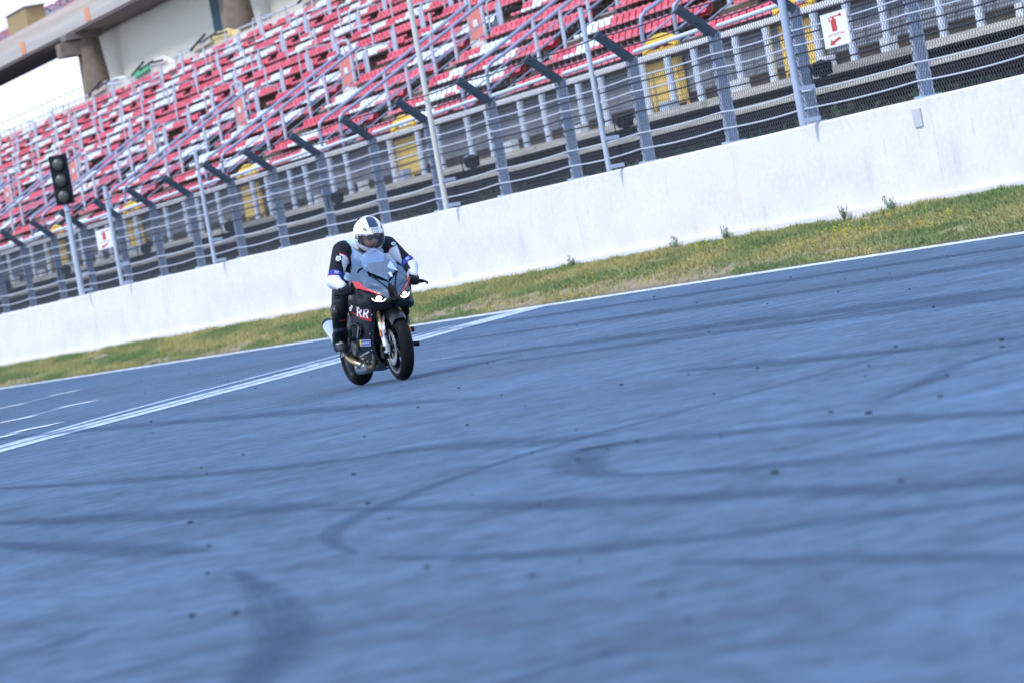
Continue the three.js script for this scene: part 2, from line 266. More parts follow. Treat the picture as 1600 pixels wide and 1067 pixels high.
  for (let i = 0; i < SN; i++) { const x = -60 - 100 * rnd(), l = rr(23.75, 25.7), hgt = 2.02 + Math.max(0.02, 0.30 + 0.75 * fbm(x * 0.35, l * 0.5, 3)) * rnd() * (0.55 + 0.2 * (l - 23.7)); q.setFromEuler(new THREE.Euler(rr(-1.4, 1.4), rr(0, 6.3), rr(-1.2, 1.2))); const s = rr(0.5, 1.2); M.compose(P(x, hgt, l), q, V(s, s, s)); si.setMatrixAt(i, M); const v = rr(0.5, 1.2), br = fbm(x * 0.15 + 3, l, 2) > 0.12 ? 1 : 0; col.setRGB((br ? 0.11 : 0.045) * v, (br ? 0.075 : 0.075) * v, (br ? 0.05 : 0.035) * v); si.setColorAt(i, col); }
  si.name = 'scrub'; si.userData = { kind: 'stuff', label: 'dark low scrub on the bank behind the white wall', category: 'scrub' }; scene.add(si);
}

// ---------------------------------------------------------------- white wall
const wall = thing('concrete_wall', 'long white painted concrete wall behind the grass verge', 'wall');
{
  const TOP = 2.205, step = 9.26;
  for (let k = 0; k < 62; k++) {
    const x1 = -32.6 - k * step, x0 = x1 - step + 0.005, n = 24, prof = [[23.2, 0.55], [23.2, 0.9], [23.2, 1.5], [23.2, TOP - 0.03], [23.23, TOP], [23.57, TOP], [23.6, TOP - 0.03], [23.6, 0.55]];
    const rows = prof.map(([l, y], pi) => { const r = []; for (let i = 0; i <= n; i++) { const x = lerp(x0, x1, i / n); const wv = pi > 2 && pi < 7 ? 0.012 * noise(x * 0.16, 3) : 0, bl = pi < 4 ? 0.006 * noise(x * 0.7, y * 2, 2) : 0; r.push(P(x, y + wv, l + bl)); } return r; });
    const g = flat(grid(rows)); g.computeVertexNormals(); const p = g.attributes.position, uv = g.attributes.uv; for (let i = 0; i < p.count; i++) uv.setXY(i, p.getX(i) + k * 3.7, p.getY(i) + p.getZ(i));
    part('wall_panel', g, mWall, wall);
  }
  part('plinth', bx(-500, -40, 0.6, 0.93, 23.13, 23.19), mWall, wall);
  part('cover_plate', new RoundedBoxGeometry(0.33, 0.245, 0.02, 2, 0.008).translate(-70.18, 1.965, -23.185), mat([0.56, 0.57, 0.58], 0.6), wall).userData.label = 'small grey cover plate set in the white wall';
}
// ---------------------------------------------------------------- debris fence on the wall
const fence = thing('debris_fence', 'steel debris fence with cables and mesh standing on the white wall', 'fence');
const postX = [-65.6, -70.11, -75.2, -79.24, -83.87, -88.3, -93.09, -97.84, -102.46, -107.16, -111.82, -116.19, -120.89, -125.41, -129.91, -134.83, -139.32, -144.21, -148.66, -153.2, -157.9, -162.5];
{
  for (const x of postX) {
    const p = group('post', fence);
    part('upright', [bx(x - 0.075, x + 0.075, 2.2, 3.84, 23.27, 23.285), bx(x - 0.075, x + 0.075, 2.2, 3.84, 23.415, 23.43), bx(x - 0.012, x + 0.012, 2.2, 3.84, 23.28, 23.42)], mGalv, p);
    const a = P(x, 3.80, 23.35), b = P(x, 4.27, 22.86);
    part('arm', [bar(a, b, 0.16, 0.12)], mArm, p); part('base_plate', bx(x - 0.16, x + 0.16, 2.2, 2.235, 23.22, 23.5), mGalv, p);
  }
  for (let i = 0; i < postX.length - 1; i++) {
    const x0 = postX[i], x1 = postX[i + 1];
    const sag = (y, l, s) => tube([0, 0.25, 0.5, 0.75, 1].map((t) => P(lerp(x0, x1, t), y - s * 4 * t * (1 - t), l)), 0.012, 10, 5);
    [[2.43, 0.02], [2.67, 0.02], [3.31, 0.015], [3.52, 0.012]].forEach(([y, s]) => part('cable', sag(y, 23.24, s + 0.012 * hash(i, y * 100)), mCableLight, fence));
    [[3.0, 0.02], [3.19, 0.025], [3.44, 0.02], [3.70, 0.02]].forEach(([y, s]) => part('cable', sag(y, 23.25, s).scale(1, 1, 1), mCableDark, fence));
    [[4.0, 23.09], [4.22, 22.88]].forEach(([y, l]) => part('cable', sag(y, l, 0.03), mCableDark, fence));
    part('top_rail', cyl(P(x0 - 0.2, 3.93, 23.33), P(x1 + 0.35, 3.90, 23.33), 0.035, 0.035, 10), mGalvLight, fence);
    // chain link between the posts
    const w = [], dx = 0.115, hgt = 1.62, y0 = 2.22, run = hgt * 0.95, r = 0.0042;
    const wire = (a, b) => { const d = b.clone().sub(a).normalize(), n = V(0, 0, 1), s = d.clone().cross(n).multiplyScalar(r), t = n.clone().multiplyScalar(r); const c = [s.clone(), t.clone(), s.clone().negate().sub(t)]; const pos = []; for (let e = 0; e < 3; e++) { const p = c[e], q2 = c[(e + 1) % 3]; const A = a.clone().add(p), B = a.clone().add(q2), C = b.clone().add(q2), D = b.clone().add(p); for (const v of [A, B, C, A, C, D]) pos.push(v.x, v.y, v.z); } return pos; };
    const L0 = x0 - x1; if (x1 > -170) for (const s of [-1, 1]) for (let t = -run; t < L0; t += dx) {
      const xa = s > 0 ? t : t + run, xb = s > 0 ? t + run : t; // foot and head along the bay
      const ta = clamp(xa, 0, L0), tb = clamp(xb, 0, L0), fa = (ta - xa) / (xb - xa), fb = (tb - xa) / (xb - xa); if (fb - fa < 0.02) continue;
      w.push(...wire(P(x0 - ta, y0 + hgt * fa, 23.262 + s * 0.004), P(x0 - tb, y0 + hgt * fb, 23.262 + s * 0.004)));
    }
    if (w.length) { const g = new THREE.BufferGeometry(); g.setAttribute('position', new THREE.Float32BufferAttribute(w, 3)); g.computeVertexNormals(); part('wire_mesh', g, mMesh, fence); }
  }
}
function pole(name, label, cat, x, y1, r, m, l = 23.0) { const t = thing(name, label, cat); t.position.copy(P(x, 2.2, 23.23)); part('tube', cyl(V(0, 0, 23.23 - l), V(0, y1 - 2.2, 23.23 - l), r, r, 12), m, t); part('bracket', [new THREE.BoxGeometry(r * 2.6, 0.06, 0.25).translate(0, 0.5, 0.115), new THREE.BoxGeometry(r * 2.6, 0.06, 0.25).translate(0, 0.06, 0.115)], mGalv, t); part('cap', new THREE.CylinderGeometry(r * 1.1, r * 1.1, 0.03, 12).translate(0, y1 - 2.2, 23.23 - l), m, t); return t; }
pole('flag_pole', 'tall cream pole rising above the fence right of the rider', 'pole', -96.1, 6.5, 0.05, mat([0.66, 0.65, 0.60], 0.5));
pole('thin_post', 'thin grey tube beside a yellow gate, right of the cream pole', 'pole', -85.0, 4.75, 0.042, mGalvMid);
pole('thin_post', 'stout grey tube in front of a fence post at the right', 'pole', -74.55, 4.3, 0.055, mGalv);
pole('thin_post', 'thin grey tube on the wall left of the rider', 'pole', -117.6, 4.6, 0.042, mGalvMid);
pole('thin_post', 'thin grey tube right beside the small extinguisher sign', 'pole', -129.0, 4.5, 0.05, mGalvMid);
// traffic signal
{
  const t = thing('traffic_signal', 'three-lamp black track signal, unlit, on a grey pole at the left', 'signal'); const x = -134.6; t.position.copy(P(x, 2.2, 23.0));
  part('pole', cyl(V(0, 0, 0), V(0, 2.25, 0), 0.075, 0.065, 14), mGalvMid, t); part('bracket', [new THREE.BoxGeometry(0.1, 0.06, 0.3).translate(0, 0.5, -0.14), new THREE.BoxGeometry(0.1, 0.06, 0.3).translate(0, 0.1, -0.14)], mGalv, t);
  const hd = group('signal_head', t); hd.position.set(0, 2.2, 0); hd.rotation.y = 1.12;
  part('housing', new RoundedBoxGeometry(0.42, 1.2, 0.2, 3, 0.03).translate(0, 0.6, 0), mat([0.007, 0.010, 0.018], 0.6, { specularIntensity: 0.4 }), hd);
  for (const y of [0.21, 0.6, 0.99]) { part('visor', new THREE.TorusGeometry(0.16, 0.022, 8, 24).translate(0, y, 0.13).scale(1, 1, 1), mBlack, hd); part('lens', new THREE.SphereGeometry(0.19, 20, 10, 0, 6.3, 0, 0.95).rotateX(Math.PI / 2).translate(0, y, -0.01), mat([0.10, 0.10, 0.095], 0.25), hd); }
  part('backplate', bx(-0.03, 0.03, 0.45, 0.62, 0, 0.1).translate(0.0, 1.0, 0), mGalvLight, t);
}
// extinguisher signs
const signTex = canvasTex(256, 320, (c, w, h) => {
  c.fillStyle = '#f2f3f8'; c.fillRect(0, 0, w, h); c.fillStyle = '#c22a24';
  c.beginPath(); c.roundRect(96, 62, 54, 118, 14); c.fill(); c.fillRect(112, 36, 22, 30); c.fillRect(92, 34, 90, 12); c.beginPath(); c.moveTo(178, 26); c.lineTo(208, 20); c.lineTo(208, 56); c.lineTo(178, 46); c.fill(); c.fillRect(78, 40, 12, 46);
  c.font = 'bold 34px sans-serif'; c.textAlign = 'center'; c.fillText('EXTINTOR', w / 2, 222);
  c.beginPath(); c.moveTo(52, 302); c.lineTo(70, 248); c.lineTo(86, 264); c.lineTo(160, 236); c.lineTo(172, 262); c.lineTo(100, 288); c.lineTo(116, 302); c.closePath(); c.fill();
});
for (const [x, w, label] of [[-72.95, 1.16, 'large white fire extinguisher sign with red arrow hung on the fence at the right'], [-131.2, 2.2, 'small looking white extinguisher sign with red arrow on the fence at the left']]) {
  const t = thing('extinguisher_sign', label, 'sign', 'fire extinguisher signs on the fence'); t.position.copy(P(x, 3.14, 23.19));
  part('plate', new THREE.BoxGeometry(w, 0.46, 0.012).translate(0, 0.23, 0), mat([0.85, 0.86, 0.88], 0.5), t);
  part('print', new THREE.PlaneGeometry(w - 0.004, 0.456).translate(0, 0.23, 0.0085), new THREE.MeshStandardMaterial({ map: signTex, roughness: 0.5 }), t);
  part('clip', [-0.4, 0.4].map((s) => new THREE.BoxGeometry(0.04, 0.04, 0.06).translate(s * w, 0.35, -0.03)), mGalv, t);
}
// floodlights hung on the dark cable behind the mesh
[-74.79, -85.35, -95.64, -106.88, -117.71, -127.88, -139.1, -148.92].forEach((x, i) => {
  const t = thing('floodlight', ['black box lamp under the large extinguisher sign', 'black box lamp behind the fence left of the thin tube', 'black box lamp right of the tall cream pole', 'black box lamp behind the fence just left of the helmet', 'black box lamp left of the rider, nearest the thin tube', 'black box lamp right of the small extinguisher sign', 'black box lamp left of the signal pole', 'leftmost black box lamp at the picture edge'][i], 'lamp', 'black lamps behind the fence'); t.position.copy(P(x, 2.96 - 0.12, 23.5));
  part('housing', [new RoundedBoxGeometry(0.46, 0.20, 0.16, 2, 0.03).translate(-0.05, 0.09, 0)], mLampBlack, t);
  part('hood', new THREE.CylinderGeometry(0.07, 0.125, 0.34, 12).rotateZ(Math.PI / 2).translate(-0.24, 0.09, 0), mLampBlack, t);
  part('hanger', [cyl(V(0.16, 0.14, 0), V(0.16, 0.16, 0.24), 0.012, 0.012, 6), cyl(V(0.16, 0.16, 0.24), V(0.16, -0.1, 0.24), 0.01, 0.01, 6)], mCableDark, t);
});
// ---------------------------------------------------------------- grandstand
const stand = thing('grandstand', 'concrete grandstand terrace rising behind the debris fence', 'grandstand');
const rowL = (k) => 29.9 + 0.86 * k, rowY = (k) => 4.67 + 0.463 * k, floorY = (k) => rowY(k) - 0.40, ROWS = 14;
const stairX = []; for (let k = 0; k < 17; k++) stairX.push(-75.25 - 15.05 * k);
{
  const XA = -62, XB = -330;
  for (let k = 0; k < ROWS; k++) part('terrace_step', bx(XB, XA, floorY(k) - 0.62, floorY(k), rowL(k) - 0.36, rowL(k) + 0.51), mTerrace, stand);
  part('undercroft_wall', bx(XB, XA, 2.4, floorY(0) - 0.05, 29.62, 29.9), mDarkSoilShade, stand);  // shade of the void below the slab is painted as a near-black wall
  for (let k = 2; k < ROWS; k += 3) part('frame_wall', bx(XB, XA, 2.4, floorY(k) - 0.7, rowL(k), rowL(k) + 0.2), mDarkSoilShade, stand);
  part('parapet', bx(XB, -140, floorY(13), 11.12, rowL(14) - 0.30, rowL(14) - 0.08), mConcPale, stand);
  part('parapet_rail', [cyl(P(XB, 11.35, 42.0), P(-140, 11.35, 42.0), 0.035, 0.035, 6), ...Array.from({ length: 60 }, (_, i) => cyl(P(-140 - i * 3, 11.1, 42.0), P(-140 - i * 3, 11.35, 42.0), 0.03, 0.03, 6))], mRailPale, stand);
  // front of the stand
  const colX = [-78.9, -80.7, -83.6, -85.44, -88.3, -90.2, -92.06, -94.94, -96.87, -99.6, -101.42, -103.2, -106.3, -108.04]; for (let x = -111; x > -215; x -= 4.72) colX.push(x, x - 1.85);
  for (const x of colX) { const c = group('column', stand); part('shaft', cyl(P(x, 3.33, 28.92), P(x, 4.38, 28.92), 0.075, 0.075, 14), mColumn, c); part('foot', cyl(P(x, 3.33, 28.92), P(x, 3.37, 28.92), 0.12, 0.12, 12), mColumn, c); }
  for (let x = -70; x > -215; x -= 4.72) {
    part('front_beam', new RoundedBoxGeometry(4.70, 0.10, 0.15, 2, 0.012).translate(x - 2.36, 4.425, -28.93), mBeam, stand);
    const n = 9, rows = []; for (let i = 0; i <= n * 2; i++) { const y = 3.62 + (0.70 * i) / (n * 2), l = 29.2 + (i % 2 ? 0.035 : 0); rows.push([P(x - 0.02, y, l), P(x - 4.70, y, l)]); }
    part('cladding_panel', [flat(grid(rows)), bx(x - 4.69, x - 0.03, 3.6, 4.3, 29.26, 29.29)].map((g) => { g.computeVertexNormals(); return g; }), mClad, stand);
  }
  part('platform', bx(XB, XA, 4.315, 4.36, 29.02, 29.6), mTerrace, stand);
  part('rear_wall', bx(XB, XA, 3.32, 4.25, 29.45, 29.55), mTan, stand);
  for (let x = -66, i = 0; x > -215; x -= 6.2, i++) part('slab', bx(x - 6.18, x, 3.19, 3.325, 28.12 + 0.12 * hash(i, 2), 29.46), hash(i, 77) > 0.35 ? mConcPale : mConc, stand);
  for (let i = 0; i < 26; i++) { const x = -70 - i * 5.1 - hash(i, 5) * 2; part('junction_box', new RoundedBoxGeometry(0.35 + hash(i, 6) * 0.4, 0.18 + hash(i, 7) * 0.16, 0.18, 2, 0.02).translate(x, 3.41, -28.55), hash(i, 9) > 0.5 ? mWhites[1] : mGalv, stand); }
  part('kerb_base', bx(-330, -62, 2.5, 2.765, 25.98, 26.12), mDarkSoilShade, stand); part('kerb', Array.from({ length: 40 }, (_, i) => bx(-62 - i * 4, -62 - i * 4 - 3.985, 2.765, 2.86 + 0.01 * hash(i, 4), 25.95, 26.15)), mConcPale, stand);
  // stairs with handrails, closed at the top by a red panel
  stairX.forEach((X, s) => {
    if (X < -300) return;
    const st = group('stair', stand);
    for (let k = 0; k < 5; k++) { part('step', bx(X + 0.02, X + 2.48, floorY(k) + 0.003, floorY(k) + 0.235, rowL(k) + 0.06, rowL(k) + 0.50), mStair, st); part('step', bx(X + 0.02, X + 2.48, floorY(k) - 0.02, floorY(k) + 0.012, rowL(k) - 0.37, rowL(k) + 0.055), mStair, st); }
    for (let k = 5; k < ROWS; k++) part('step', new RoundedBoxGeometry(1.0, 0.24, 0.42, 1, 0.02).translate(X + 1.95, floorY(k) + 0.125, -(rowL(k) + 0.27)), mStair, st);
    for (const x of [X + 0.05, X + 2.45]) {
      const h = group('handrail', stand), y = (l) => 5.40 + 0.538 * (l - 29.8), e = 33.85;
      part('rail', tube([P(x, 4.3, 29.62), P(x, 5.1, 29.62), P(x, 5.36, 29.7), P(x, y(30.1), 30.1), P(x, y(31), 31), P(x, y(32.5), 32.5), P(x, y(e), e)], 0.042, 40, 8), mRailBlue, h);
      part('lower_rail', cyl(P(x, y(29.7) - 0.45, 29.7), P(x, y(e) - 0.45, e), 0.018, 0.018, 6), mRailBlue, h); part('lower_rail', cyl(P(x, y(29.7) - 0.72, 29.7), P(x, y(e) - 0.72, e), 0.016, 0.016, 6), mRailBlue, h);
      for (const l of [31.45, 32.75]) part('rail_post', cyl(P(x, y(l) - 1.05, l), P(x, y(l), l), 0.045, 0.045, 8), mRailPale, h);
    }
    const g = group('panel_frame', stand);
    for (const x of [X - 0.02, X + 1.42]) part('frame_post', cyl(P(x, floorY(4), 33.82), P(x, 7.85, 33.82), 0.05, 0.05, 8), mRailPale, g);
    part('frame_rail', tube([P(X - 0.02, 7.83, 33.82), P(X + 0.7, 7.86, 33.82), P(X + 1.42, 7.83, 33.82)], 0.035, 8, 8), mRailPale, g);
    part('red_panel', new RoundedBoxGeometry(1.30, 0.68, 0.03, 2, 0.01).translate(X + 0.70, 7.02, -33.80), mRedPanel, g); part('notice', bx(X + 0.5, X + 0.95, 6.98, 7.14, 33.77, 33.78), mWhites[0], g);
    part('panel_base', bx(X + 0.02, X + 1.38, floorY(4) - 0.05, 6.66, 33.74, 33.84), mConcPale, g);
    // small hoop rails up the narrow upper stair and mid block
    for (let k = 5; k < ROWS; k++) {
      const y = floorY(k), l = rowL(k), hoop = (x, d, h) => tube([P(x, y, l - 0.25), P(x, y + h - 0.1, l - 0.25), P(x, y + h, l - 0.1), P(x, y + h + 0.05, l + d - 0.1), P(x, y + h - 0.05, l + d), P(x, y + 0.3, l + d)], 0.024, 22, 6, 0.2);
      const hr = group('hoop_rail', stand); part('hoop', k % 2 ? hoop(X + 1.42, 0.7, 0.95) : cyl(P(X + 1.42, y, l), P(X + 1.42, y + 0.95, l), 0.03, 0.03, 8), k % 2 ? mRailPale : mRailBlue, hr);
      part('hoop', cyl(P(X + 2.52, y, l - 0.2), P(X + 2.52, y + 0.95, l - 0.2), 0.036, 0.036, 8), mRailPale, hr);
      part('gate_plate', bx(X + 2.2, X + 2.5, y + 0.25, y + 0.8, l - 0.24, l - 0.21), mGalv, hr);
      if (k % 3 !== 2) { part('hoop', cyl(P(X + 7.2, y, l - 0.3), P(X + 7.2, y + 0.86, l - 0.3), 0.03, 0.03, 8), mRailPale, hr); part('hoop', cyl(P(X + 11.6, y, l - 0.3), P(X + 11.6, y + 0.86, l - 0.3), 0.03, 0.03, 8), mRailPale, hr); }
      if (k === 7 || k === 10) part('hoop', tube([P(X + 7.2, y + 0.9, l - 0.3), P(X + 9.4, y + 0.93, l - 0.3), P(X + 11.6, y + 0.9, l - 0.3)], 0.033, 8, 6), mRailPale, hr);
    }
  });
  // upper deck
  part('fascia', [bx(-340, -150, 14.50, 15.12, 42.95, 43.3)], mFascia, stand); part('fascia_band', bx(-340, -150, 15.14, 15.66, 43.05, 43.35), mat([0.72, 0.62, 0.56], 0.85, { map: concMap }), stand);
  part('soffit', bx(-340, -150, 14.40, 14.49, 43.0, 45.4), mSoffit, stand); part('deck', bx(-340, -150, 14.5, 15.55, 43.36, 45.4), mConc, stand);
  for (let x = -237; x > -330; x -= 17.6) part('orange_marker', bx(x, x - 1.1, 14.55, 15.1, 42.92, 42.945), mat([0.80, 0.32, 0.14], 0.7), stand);
  for (const x of [-180, -210.5, -242.5, -275]) {
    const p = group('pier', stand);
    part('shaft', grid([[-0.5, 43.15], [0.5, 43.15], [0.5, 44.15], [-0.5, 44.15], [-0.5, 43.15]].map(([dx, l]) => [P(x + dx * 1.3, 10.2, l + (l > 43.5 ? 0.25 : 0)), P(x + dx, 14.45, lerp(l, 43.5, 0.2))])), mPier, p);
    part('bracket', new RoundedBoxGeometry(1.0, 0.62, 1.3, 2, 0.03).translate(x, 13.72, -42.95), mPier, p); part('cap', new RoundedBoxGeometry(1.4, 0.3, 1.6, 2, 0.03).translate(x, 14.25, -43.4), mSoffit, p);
  }
  { const rows = []; for (let j = 0; j <= 26; j++) { const r = []; for (let i = 0; i <= 240; i++) { const x = -150 - i * 0.42, y = 9.6 + j * 0.185; r.push(P(x, y, 44.95 + 0.10 * noise(x * 0.25, y * 0.5 + x * 0.12) + 0.05 * noise(x * 0.12, y * 1.4 - x * 0.3, 4))); } rows.push(r); } part('cream_cover', grid(rows), mCream, stand); }
  part('glass_screen', bx(-219.5, -214.5, 10.6, 14.4, 44.55, 44.62), mat([0.012, 0.05, 0.08], 0.6, { specularIntensity: 0.3 }), stand);
  part('rear_rail', [cyl(P(-300, 12.1, 43.1), P(-243.5, 12.1, 43.1), 0.03, 0.03, 6), ...Array.from({ length: 34 }, (_, i) => cyl(P(-243.5 - i * 1.7, 10.9, 43.1), P(-243.5 - i * 1.7, 12.1, 43.1), 0.022, 0.022, 5))], mRailPale, stand);
}
{ const t = thing('booth', 'small tan clad booth on the upper deck at the top left corner', 'booth'); t.position.copy(P(-258.6, 15.55, 43.9)); for (let j = 0; j < 9; j++) part('board', new RoundedBoxGeometry(5.6, 0.115, 0.9, 1, 0.015).translate(0, 0.08 + j * 0.12, 0), mat([0.46 - 0.03 * (j % 2), 0.31, 0.14], 0.7), t); part('roof', new RoundedBoxGeometry(6, 0.07, 1.1, 1, 0.02).translate(0, 1.17, 0), mWhites[1], t); }
// covers and poles heaped on the top edge of the terrace
[[-186, 0], [-206, 1], [-219, 2], [-229, 3]].forEach(([x, i]) => {
  const t = thing('folded_cover', ['cream cover heap with dark bars right of the nearer pier', 'yellow and cream cover heap below the dark glass screen', 'cream and green cover heap on the terrace top, mid way between the piers', 'small pale cover heap beside the far pier'][i], 'cover', 'covers heaped on the terrace top'); t.position.copy(P(x, 11.12, 41.85));
  const g = new THREE.IcosahedronGeometry(1, 3); const p = g.attributes.position; for (let j = 0; j < p.count; j++) { const v = V(p.getX(j), p.getY(j), p.getZ(j)); const s = 1 + 0.35 * noise(v.x * 2 + i * 5, v.y * 2, v.z * 2); p.setXYZ(j, v.x * s * 4.2, Math.max(-0.2, v.y * s * 0.42), v.z * s * 0.2); } g.computeVertexNormals();
  part('cloth', g, mat([[0.74, 0.72, 0.62], [0.72, 0.58, 0.25], [0.72, 0.66, 0.58], [0.7, 0.7, 0.66]][i], 0.9), t);
  part('strap', new THREE.BoxGeometry(3.4, 0.18, 0.1).rotateZ(0.03).translate(-1.2, 0.12, 0.3), mat(i === 2 ? [0.10, 0.5, 0.25] : [0.5, 0.45, 0.35], 0.8), t);
  for (let j = 0; j < 3; j++) part('bar', cyl(V(-3.5 + j * 2.1, 0.1 + 0.1 * j, 0.35), V(-0.6 + j * 2.0, 0.45 - 0.12 * j, 0.3), 0.05, 0.05, 6), mCableDark, t);
});
// yellow gates between the columns
[[-93.75, 'rightmost yellow gate, beside the large extinguisher sign'], [-102.47, 'yellow gate between columns, second from the right'], [-124.39, 'yellow gate behind the fence beside the tall cream pole'], [-142.57, 'yellow gate behind the fence left of the rider'], [-159.79, 'yellow gate right of the small extinguisher sign'], [-173.08, 'leftmost yellow gate, just right of the signal pole']].forEach(([x, label]) => {
  const t = thing('yellow_gate', label, 'gate', 'yellow gates at the foot of the stand'); t.position.copy(P(x, 3.33, 29.12));
  for (const s of [-1, 1]) { for (let j = 0; j < 6; j++) part('slat', new RoundedBoxGeometry(1.06, 0.128, 0.03, 1, 0.008).translate(s * 0.56, 0.08 + j * 0.135 + 0.12, 0), mYellowDeep, t); part('panel', new RoundedBoxGeometry(1.08, 0.34, 0.035, 2, 0.01).translate(s * 0.56, 1.05, 0.0), mYellow, t); }
  const c = new THREE.CylinderGeometry(1.5, 1.5, 0.10, 28, 1, false, -0.95, 1.9).rotateX(-Math.PI / 2); part('curved_top', new THREE.ExtrudeGeometry((() => { const h = new THREE.Shape(); h.moveTo(-1.15, 0); h.quadraticCurveTo(0, 0.34, 1.15, 0.05); h.lineTo(1.15, -0.09); h.quadraticCurveTo(0, 0.12, -1.15, -0.12); return h; })(), { depth: 0.05, bevelSize: 0.01, bevelThickness: 0.01, bevelSegments: 1 }).translate(0, 1.30, -0.02), mYellow, t);
  part('stile', [-1.12, 0, 1.12].map((s) => new THREE.BoxGeometry(0.045, 1.26, 0.045).translate(s, 0.63, -0.035)), mYellowDeep, t);
});
// seats
{
  const prof = [[0.20, 0.0], [0.205, 0.035], [0.10, 0.05], [-0.10, 0.045], [-0.16, 0.09], [-0.19, 0.19], [-0.215, 0.28], [-0.228, 0.29], [-0.24, 0.275], [-0.21, 0.075], [-0.15, 0.01], [0.0, 0.0], [0.20, 0.0]];
  const nx = 6, rows = prof.map(([z, y], pi) => { const r = []; for (let i = 0; i <= nx; i++) { const u = i / nx * 2 - 1, up = y > 0.14 ? 1 : 0; const bow = (pi > 1 && pi < 7) ? 0.085 * u * u : 0, drop = up ? 0.05 * Math.pow(Math.abs(u), 3) : 0; r.push(V(u * 0.222 * (up ? 0.95 : 1), y + (pi > 1 && pi < 4 ? 0.03 * u * u : 0) - drop, z + bow)); } return r; });
  const cap = (i) => { const s = new THREE.Shape(prof.slice(0, -1).map(([z, y]) => new THREE.Vector2(z, y))); const g = new THREE.ShapeGeometry(s); const p = g.attributes.position; for (let j = 0; j < p.count; j++) p.setXYZ(j, i, p.getY(j), p.getX(j)); return g; };
  const shell = join([grid(rows)].map((g) => { g = flat(g); g.computeVertexNormals(); return g; })); const shellS = grid(rows); shellS.computeVertexNormals();
  const brk = join([new THREE.BoxGeometry(0.06, 0.10, 0.16).translate(0, -0.055, 0.02), new THREE.BoxGeometry(0.05, 0.05, 0.30).translate(0, -0.09, -0.12)]);
  const list = [], ord = ['front', 'second', 'third', 'fourth', 'fifth', 'sixth', 'seventh', 'eighth', 'ninth', 'tenth', 'eleventh', 'twelfth', 'thirteenth', 'top'];
  for (let s = 0; s < stairX.length - 1; s++) for (let k = 0; k < ROWS; k++) {
    const a = stairX[s] + (k < 5 ? 2.6 : 2.62), b = (s ? stairX[s - 1] : -60.2) + (k < 5 ? -0.1 : (k < 6 ? 0 : 1.35)), n = Math.floor((b - a) / 0.51);
    const far = clamp((-a - 100) / 70); const w0 = Math.floor(hash(s, k, 1) * 9), w1 = w0 + 3 + Math.floor(hash(s, k, 2) * 4), w2 = 12 + Math.floor(hash(s, k, 3) * 7), w3 = w2 + 3 + Math.floor(hash(s, k, 4) * 7);
    const inA = hash(s, k, 5) < 0.32 + 0.5 * far, inB = hash(s, k, 6) < 0.28 + 0.6 * far;
    for (let i = 0; i < n; i++) {
      if (k < 1 && hash(s, k, i, 9) < 0.02) continue;
      let white = (inA && i >= w0 && i < w1) || (inB && i >= w2 && i < w3);
      if (s < 3) white = (k >= 1 && k <= 4 && i >= 8 + k && i < 12 + k) || (k === 8 && i < 9 && s === 2);
      const x = a + 0.25 + i * 0.51, pos = P(x, rowY(k), rowL(k) + 0.2), q = pos.clone().project(camera);
      if (Math.abs(q.x) > 1.12 || Math.abs(q.y) > 1.12) continue;
      list.push({ pos, s, k, i, white, v: hash(s, k, i), dist: pos.distanceTo(camera.position), inF: Math.abs(q.x) < 1 && Math.abs(q.y) < 0.99 });
    }
  }
  list.sort((p, q) => (q.inF - p.inF) || p.dist - q.dist);
  list.forEach((e) => e.k);
  const near = list.slice(0, 300), rest = list.slice(300);
  const nStair = ['first', 'second', 'third', 'fourth', 'fifth', 'sixth'];
  // stairs in view, counted from the right of the picture
  const first = 2;
  const ones = ['first', 'second', 'third', 'fourth', 'fifth', 'sixth', 'seventh', 'eighth', 'ninth', 'tenth', 'eleventh', 'twelfth', 'thirteenth', 'fourteenth', 'fifteenth', 'sixteenth', 'seventeenth', 'eighteenth', 'nineteenth', 'twentieth'], nth = (i) => i < 20 ? ones[i] : `twenty-${ones[i - 20]}`;
  const protos = new Map();
  for (const e of near) {
    const m = e.white ? mWhites[Math.floor(e.v * 2)] : mReds[Math.floor(e.v * 3)];
    const st = e.s - first, where = st <= 0 ? 'right of the rightmost stair' : `between ${nStair[st - 1]} and ${nStair[st]} stairs from right`;
    const label = `${e.white ? 'white' : 'red'} seat, ${nth(e.i)} from left, ${ord[e.k]} row, ${where}`;
    if (!protos.has(m)) { const o = new THREE.Group(); part('shell', shellS, m, o); part('bracket', brk, mBracket, o); protos.set(m, o); }
    const o = protos.get(m).clone(); o.name = numbered('stadium_seat'); o.position.copy(e.pos); o.rotation.y = (e.v - 0.5) * 0.03; o.userData = { label, category: 'seat', group: `seats in the ${ord[e.k]} row ${where}` }; scene.add(o);
  }
  const M = new THREE.Matrix4();
  for (const [nm, f, cols, lb] of [['red_seats', false, mReds, 'mass of red plastic seats farther along the grandstand'], ['white_seats', true, mWhites, 'white plastic seats scattered among the red ones farther along']]) {
    const L = rest.filter((e) => e.white === f), im = new THREE.InstancedMesh(shellS, mat([1, 1, 1], 0.45), L.length);
    L.forEach((e, i) => { M.makeTranslation(e.pos.x, e.pos.y, e.pos.z); im.setMatrixAt(i, M); im.setColorAt(i, cols[Math.floor(e.v * cols.length)].color); });
    im.name = nm; im.userData = { kind: 'stuff', label: lb, category: 'seats' }; scene.add(im);
  }
  const up = [], im = new THREE.InstancedMesh(shellS, mat([1, 1, 1], 0.5), 5 * 150); let n = 0;
